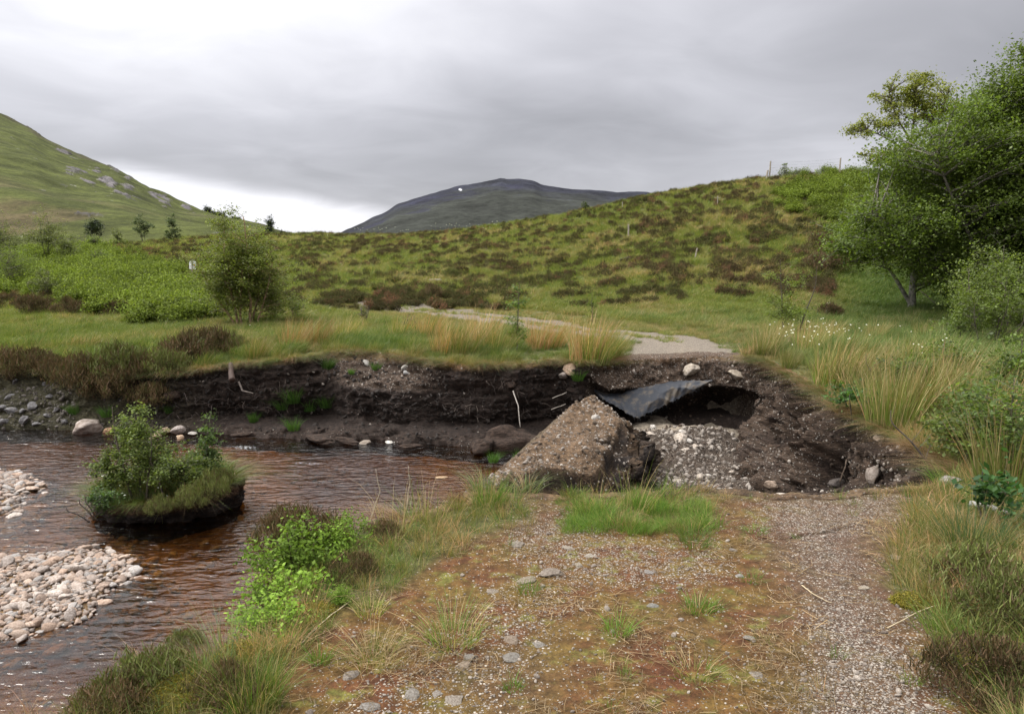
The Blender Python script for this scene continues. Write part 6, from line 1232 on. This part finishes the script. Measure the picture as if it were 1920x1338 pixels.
xc = np.interp(yp, [6.2, 11.3, 12.3, 14.5], [-0.35, 1.15, 1.25, 1.0]); mp = (sp > .2) & (xp > xc + .35) & (rng.random(9000) < heap); P3 = np.column_stack([xp, yp, zp])[mp]; s3 = .02 + .075 * rng.random(mp.sum()) ** 2.6
Pn = np.vstack([P1, P2 - [0, 0, .004], P3]); sn = np.concatenate([s1, s2, s3]); tn = tint_st(len(Pn)); tn[len(P1) + len(P2):] *= .85; tn[:len(P1)][P1[:, 0] < -6] *= .4
scatter('washout_gravel', 'pale stones and pebbles in the walls, ridge and floor of the washout', 'gravel', Pn, rng.uniform(0, 6.28, (len(Pn), 3)), sn, rng.integers(0, 9, len(Pn)), tn, P_stone)
# crumbly soil lumps on the walls, ridge and floor
SL = []
for i in range(4): V, Fc = stone_geo(280 + i, 2, .75, .8, True); SL.append(mesh('soil_lump', V, Fc, np.ones((len(V), 3)), [M_rock_i], True))
wv = ((BD > .05) * ((BS[:, None] > 4) & (BS[:, None] < 32.5))).astype(float).ravel(); k_ = rng.choice(len(wv), 5200, p=wv / wv.sum()); P1 = BV.reshape(-1, 3)[k_]; k2 = rng.choice(len(w2), 900, p=(w2 * 0 + 1) / len(w2)); P2 = RV.reshape(-1, 3)[k2]
m4 = (sp > .15) & (xp > xc + .3) & (rng.random(9000) < .4); P3 = np.column_stack([xp, yp, zp])[m4]
isp = np.concatenate([np.where(P1[:, 0] > 1.3, 1, 0), np.full(len(P2), 2), np.full(len(P3), 1)]); Pn = np.vstack([P1, P2, P3]); lsz = .018 + .075 * rng.random(len(Pn)) ** 3.2; lsz *= np.where(isp == 1, .9, 1); base_c = np.array([(.024, .016, .012), (.080, .055, .038), (.118, .085, .057)])[isp]
scatter('soil_lumps', 'crumbling lumps of peat and soil on the eroded walls', 'soil', Pn, rng.uniform(0, 6.28, (len(Pn), 3)), lsz, rng.integers(0, 4, len(Pn)), base_c * (.6 + .8 * rng.random((len(Pn), 1))), SL)
# drooping turf fringe along the rim
P_fr = [tuft('turf_fringe', M_inst, n=46, h=.20, hv=.5, spread=.16, width=.006, lean=(1.1, 0), curl=2.0, cols=((1, 1, 1), (.6, .6, .6), (1.3, 1.1, 1.1)), cw=(.5, .25, .25), seed=90 + i, seg=4) for i in range(3)]
nL = BV.shape[0]; ii = rng.integers(0, nL, 1500); sel = (BS[ii] < 31.5) & ((BS[ii] < 24) | (rng.random(len(ii)) < .5)) | (BS[ii] > 41.5) & (rng.random(len(ii)) < .25); sel &= ~((BU[ii] > 1165) & (BU[ii] < 1400) & (BS[ii] < 30)); ii = ii[sel]; jr = rng.integers(9, 15, len(ii)); P = BV[ii, jr]
rt = np.zeros((len(ii), 3)); rt[:, 2] = np.arctan2(-BN[ii, 1], -BN[ii, 0]) + rng.normal(0, .5, len(ii)); q = rng.random((len(ii), 1)); tint = np.array([.16, .085, .042]) * (1 - q) + q * np.array([.24, .175, .085]); gq = rng.random((len(ii), 1)) < .45; tint = np.where(gq, np.array([.10, .13, .035]), tint)
thf = rng.uniform(0, 6.28, 90); P = np.vstack([P, np.column_stack([ISL[0] + .84 * np.cos(thf), ISL[1] + .72 * np.sin(thf), isl_z(ISL[0] + .8 * np.cos(thf), ISL[1] + .7 * np.sin(thf)) - .02])]); rf = np.zeros((90, 3)); rf[:, 2] = thf; rt = np.vstack([rt, rf]); ii = np.arange(len(rt)); tint = np.vstack([tint, np.where(rng.random((90, 1)) < .6, np.array([.11, .15, .03]), np.array([.15, .10, .045]))])
scatter('turf_fringe', 'rusty dead grass drooping over the broken turf edge', 'grass', P, rt, .35 + .6 * rng.random(len(ii)), rng.integers(0, 3, len(ii)), tint, P_fr)
# plants on the island
th = rng.uniform(0, 6.28, 420); rr_ = np.sqrt(rng.random(420)) * .93; xi = ISL[0] + np.cos(th) * rr_ * .82; yi = ISL[1] + np.sin(th) * rr_ * .70; zi = isl_z(xi, yi) - .02 - .02 * (rr_ > .8)
gi = rng.random(420) < .6; tint = np.where(rng.random((420, 1)) < .6, np.array([.085, .14, .04]), np.array([.15, .14, .055]))
scatter('island_grass', 'long green grass covering the top of the river island', 'grass', np.column_stack([xi, yi, zi])[gi], zrot(gi.sum(), .3), (.28 + .32 * rng.random(gi.sum())), rng.integers(0, 4, gi.sum()), tint[gi], P_long)
for i, (u, v, sc, lab) in enumerate(((395, 935, .75, 'green heather mound at the right end of the river island'), (355, 948, .6, 'heather mound at the right front of the river island'), (300, 955, .5, 'low heather in the middle front of the river island'), (412, 915, .6, 'heather at the right back of the river island'))):
    put('heather_bush', HBG[i % 2], isl(u, v) - [0, 0, .02], lab, 'heather bush', 'heather on the river island', rz=i, scl=sc)
# cotton grass
def cotton(seed):
    r_ = np.random.default_rng(seed); B = Bag(); B.tube([(0, 0, 0), (.02, 0, .2), (.05, 0, .38)], [.0015, .0012, .001], 3, (.2, .22, .08)); V, Fc = STONES[seed % 9]; B.add(V * .022 + [.05, 0, .39], None, Fc, (.8, .8, .78)); return B.mesh('cotton_head', [M_inst], False)
pts = []
for (uc, vc, du, dv, n) in ((1475, 648, 14, 9, 16), (1545, 640, 22, 10, 30), (1518, 670, 20, 14, 12), (1750, 690, 34, 4, 10), (800, 440, 90, 5, 60), (600, 445, 60, 10, 50), (1650, 640, 80, 14, 8), (470, 640, 0, 0, 1)):
    for _ in range(n): q = ground_at(uc + rng.normal(0, du), vc + 22 * (vc > 600) + rng.normal(0, dv), flat=True); pts.append(q + [0, 0, .12 if vc > 600 else 0])
for (u, v) in ((232, 902), (236, 912), (275, 898), (285, 926), (246, 921), (302, 926), (367, 862), (296, 915)): q = isl(u, v + 8); q[2] -= .28; pts.append(q)
scatter('cotton_grass', 'white cotton grass heads dotted among the rushes and moor', 'cotton grass', np.array(pts), zrot(len(pts), .2), .9 + .5 * rng.random(len(pts)) + .8 * (np.array(pts)[:, 1] > 30), rng.integers(0, 2, len(pts)), np.ones((len(pts), 3)), [cotton(1), cotton(2)])
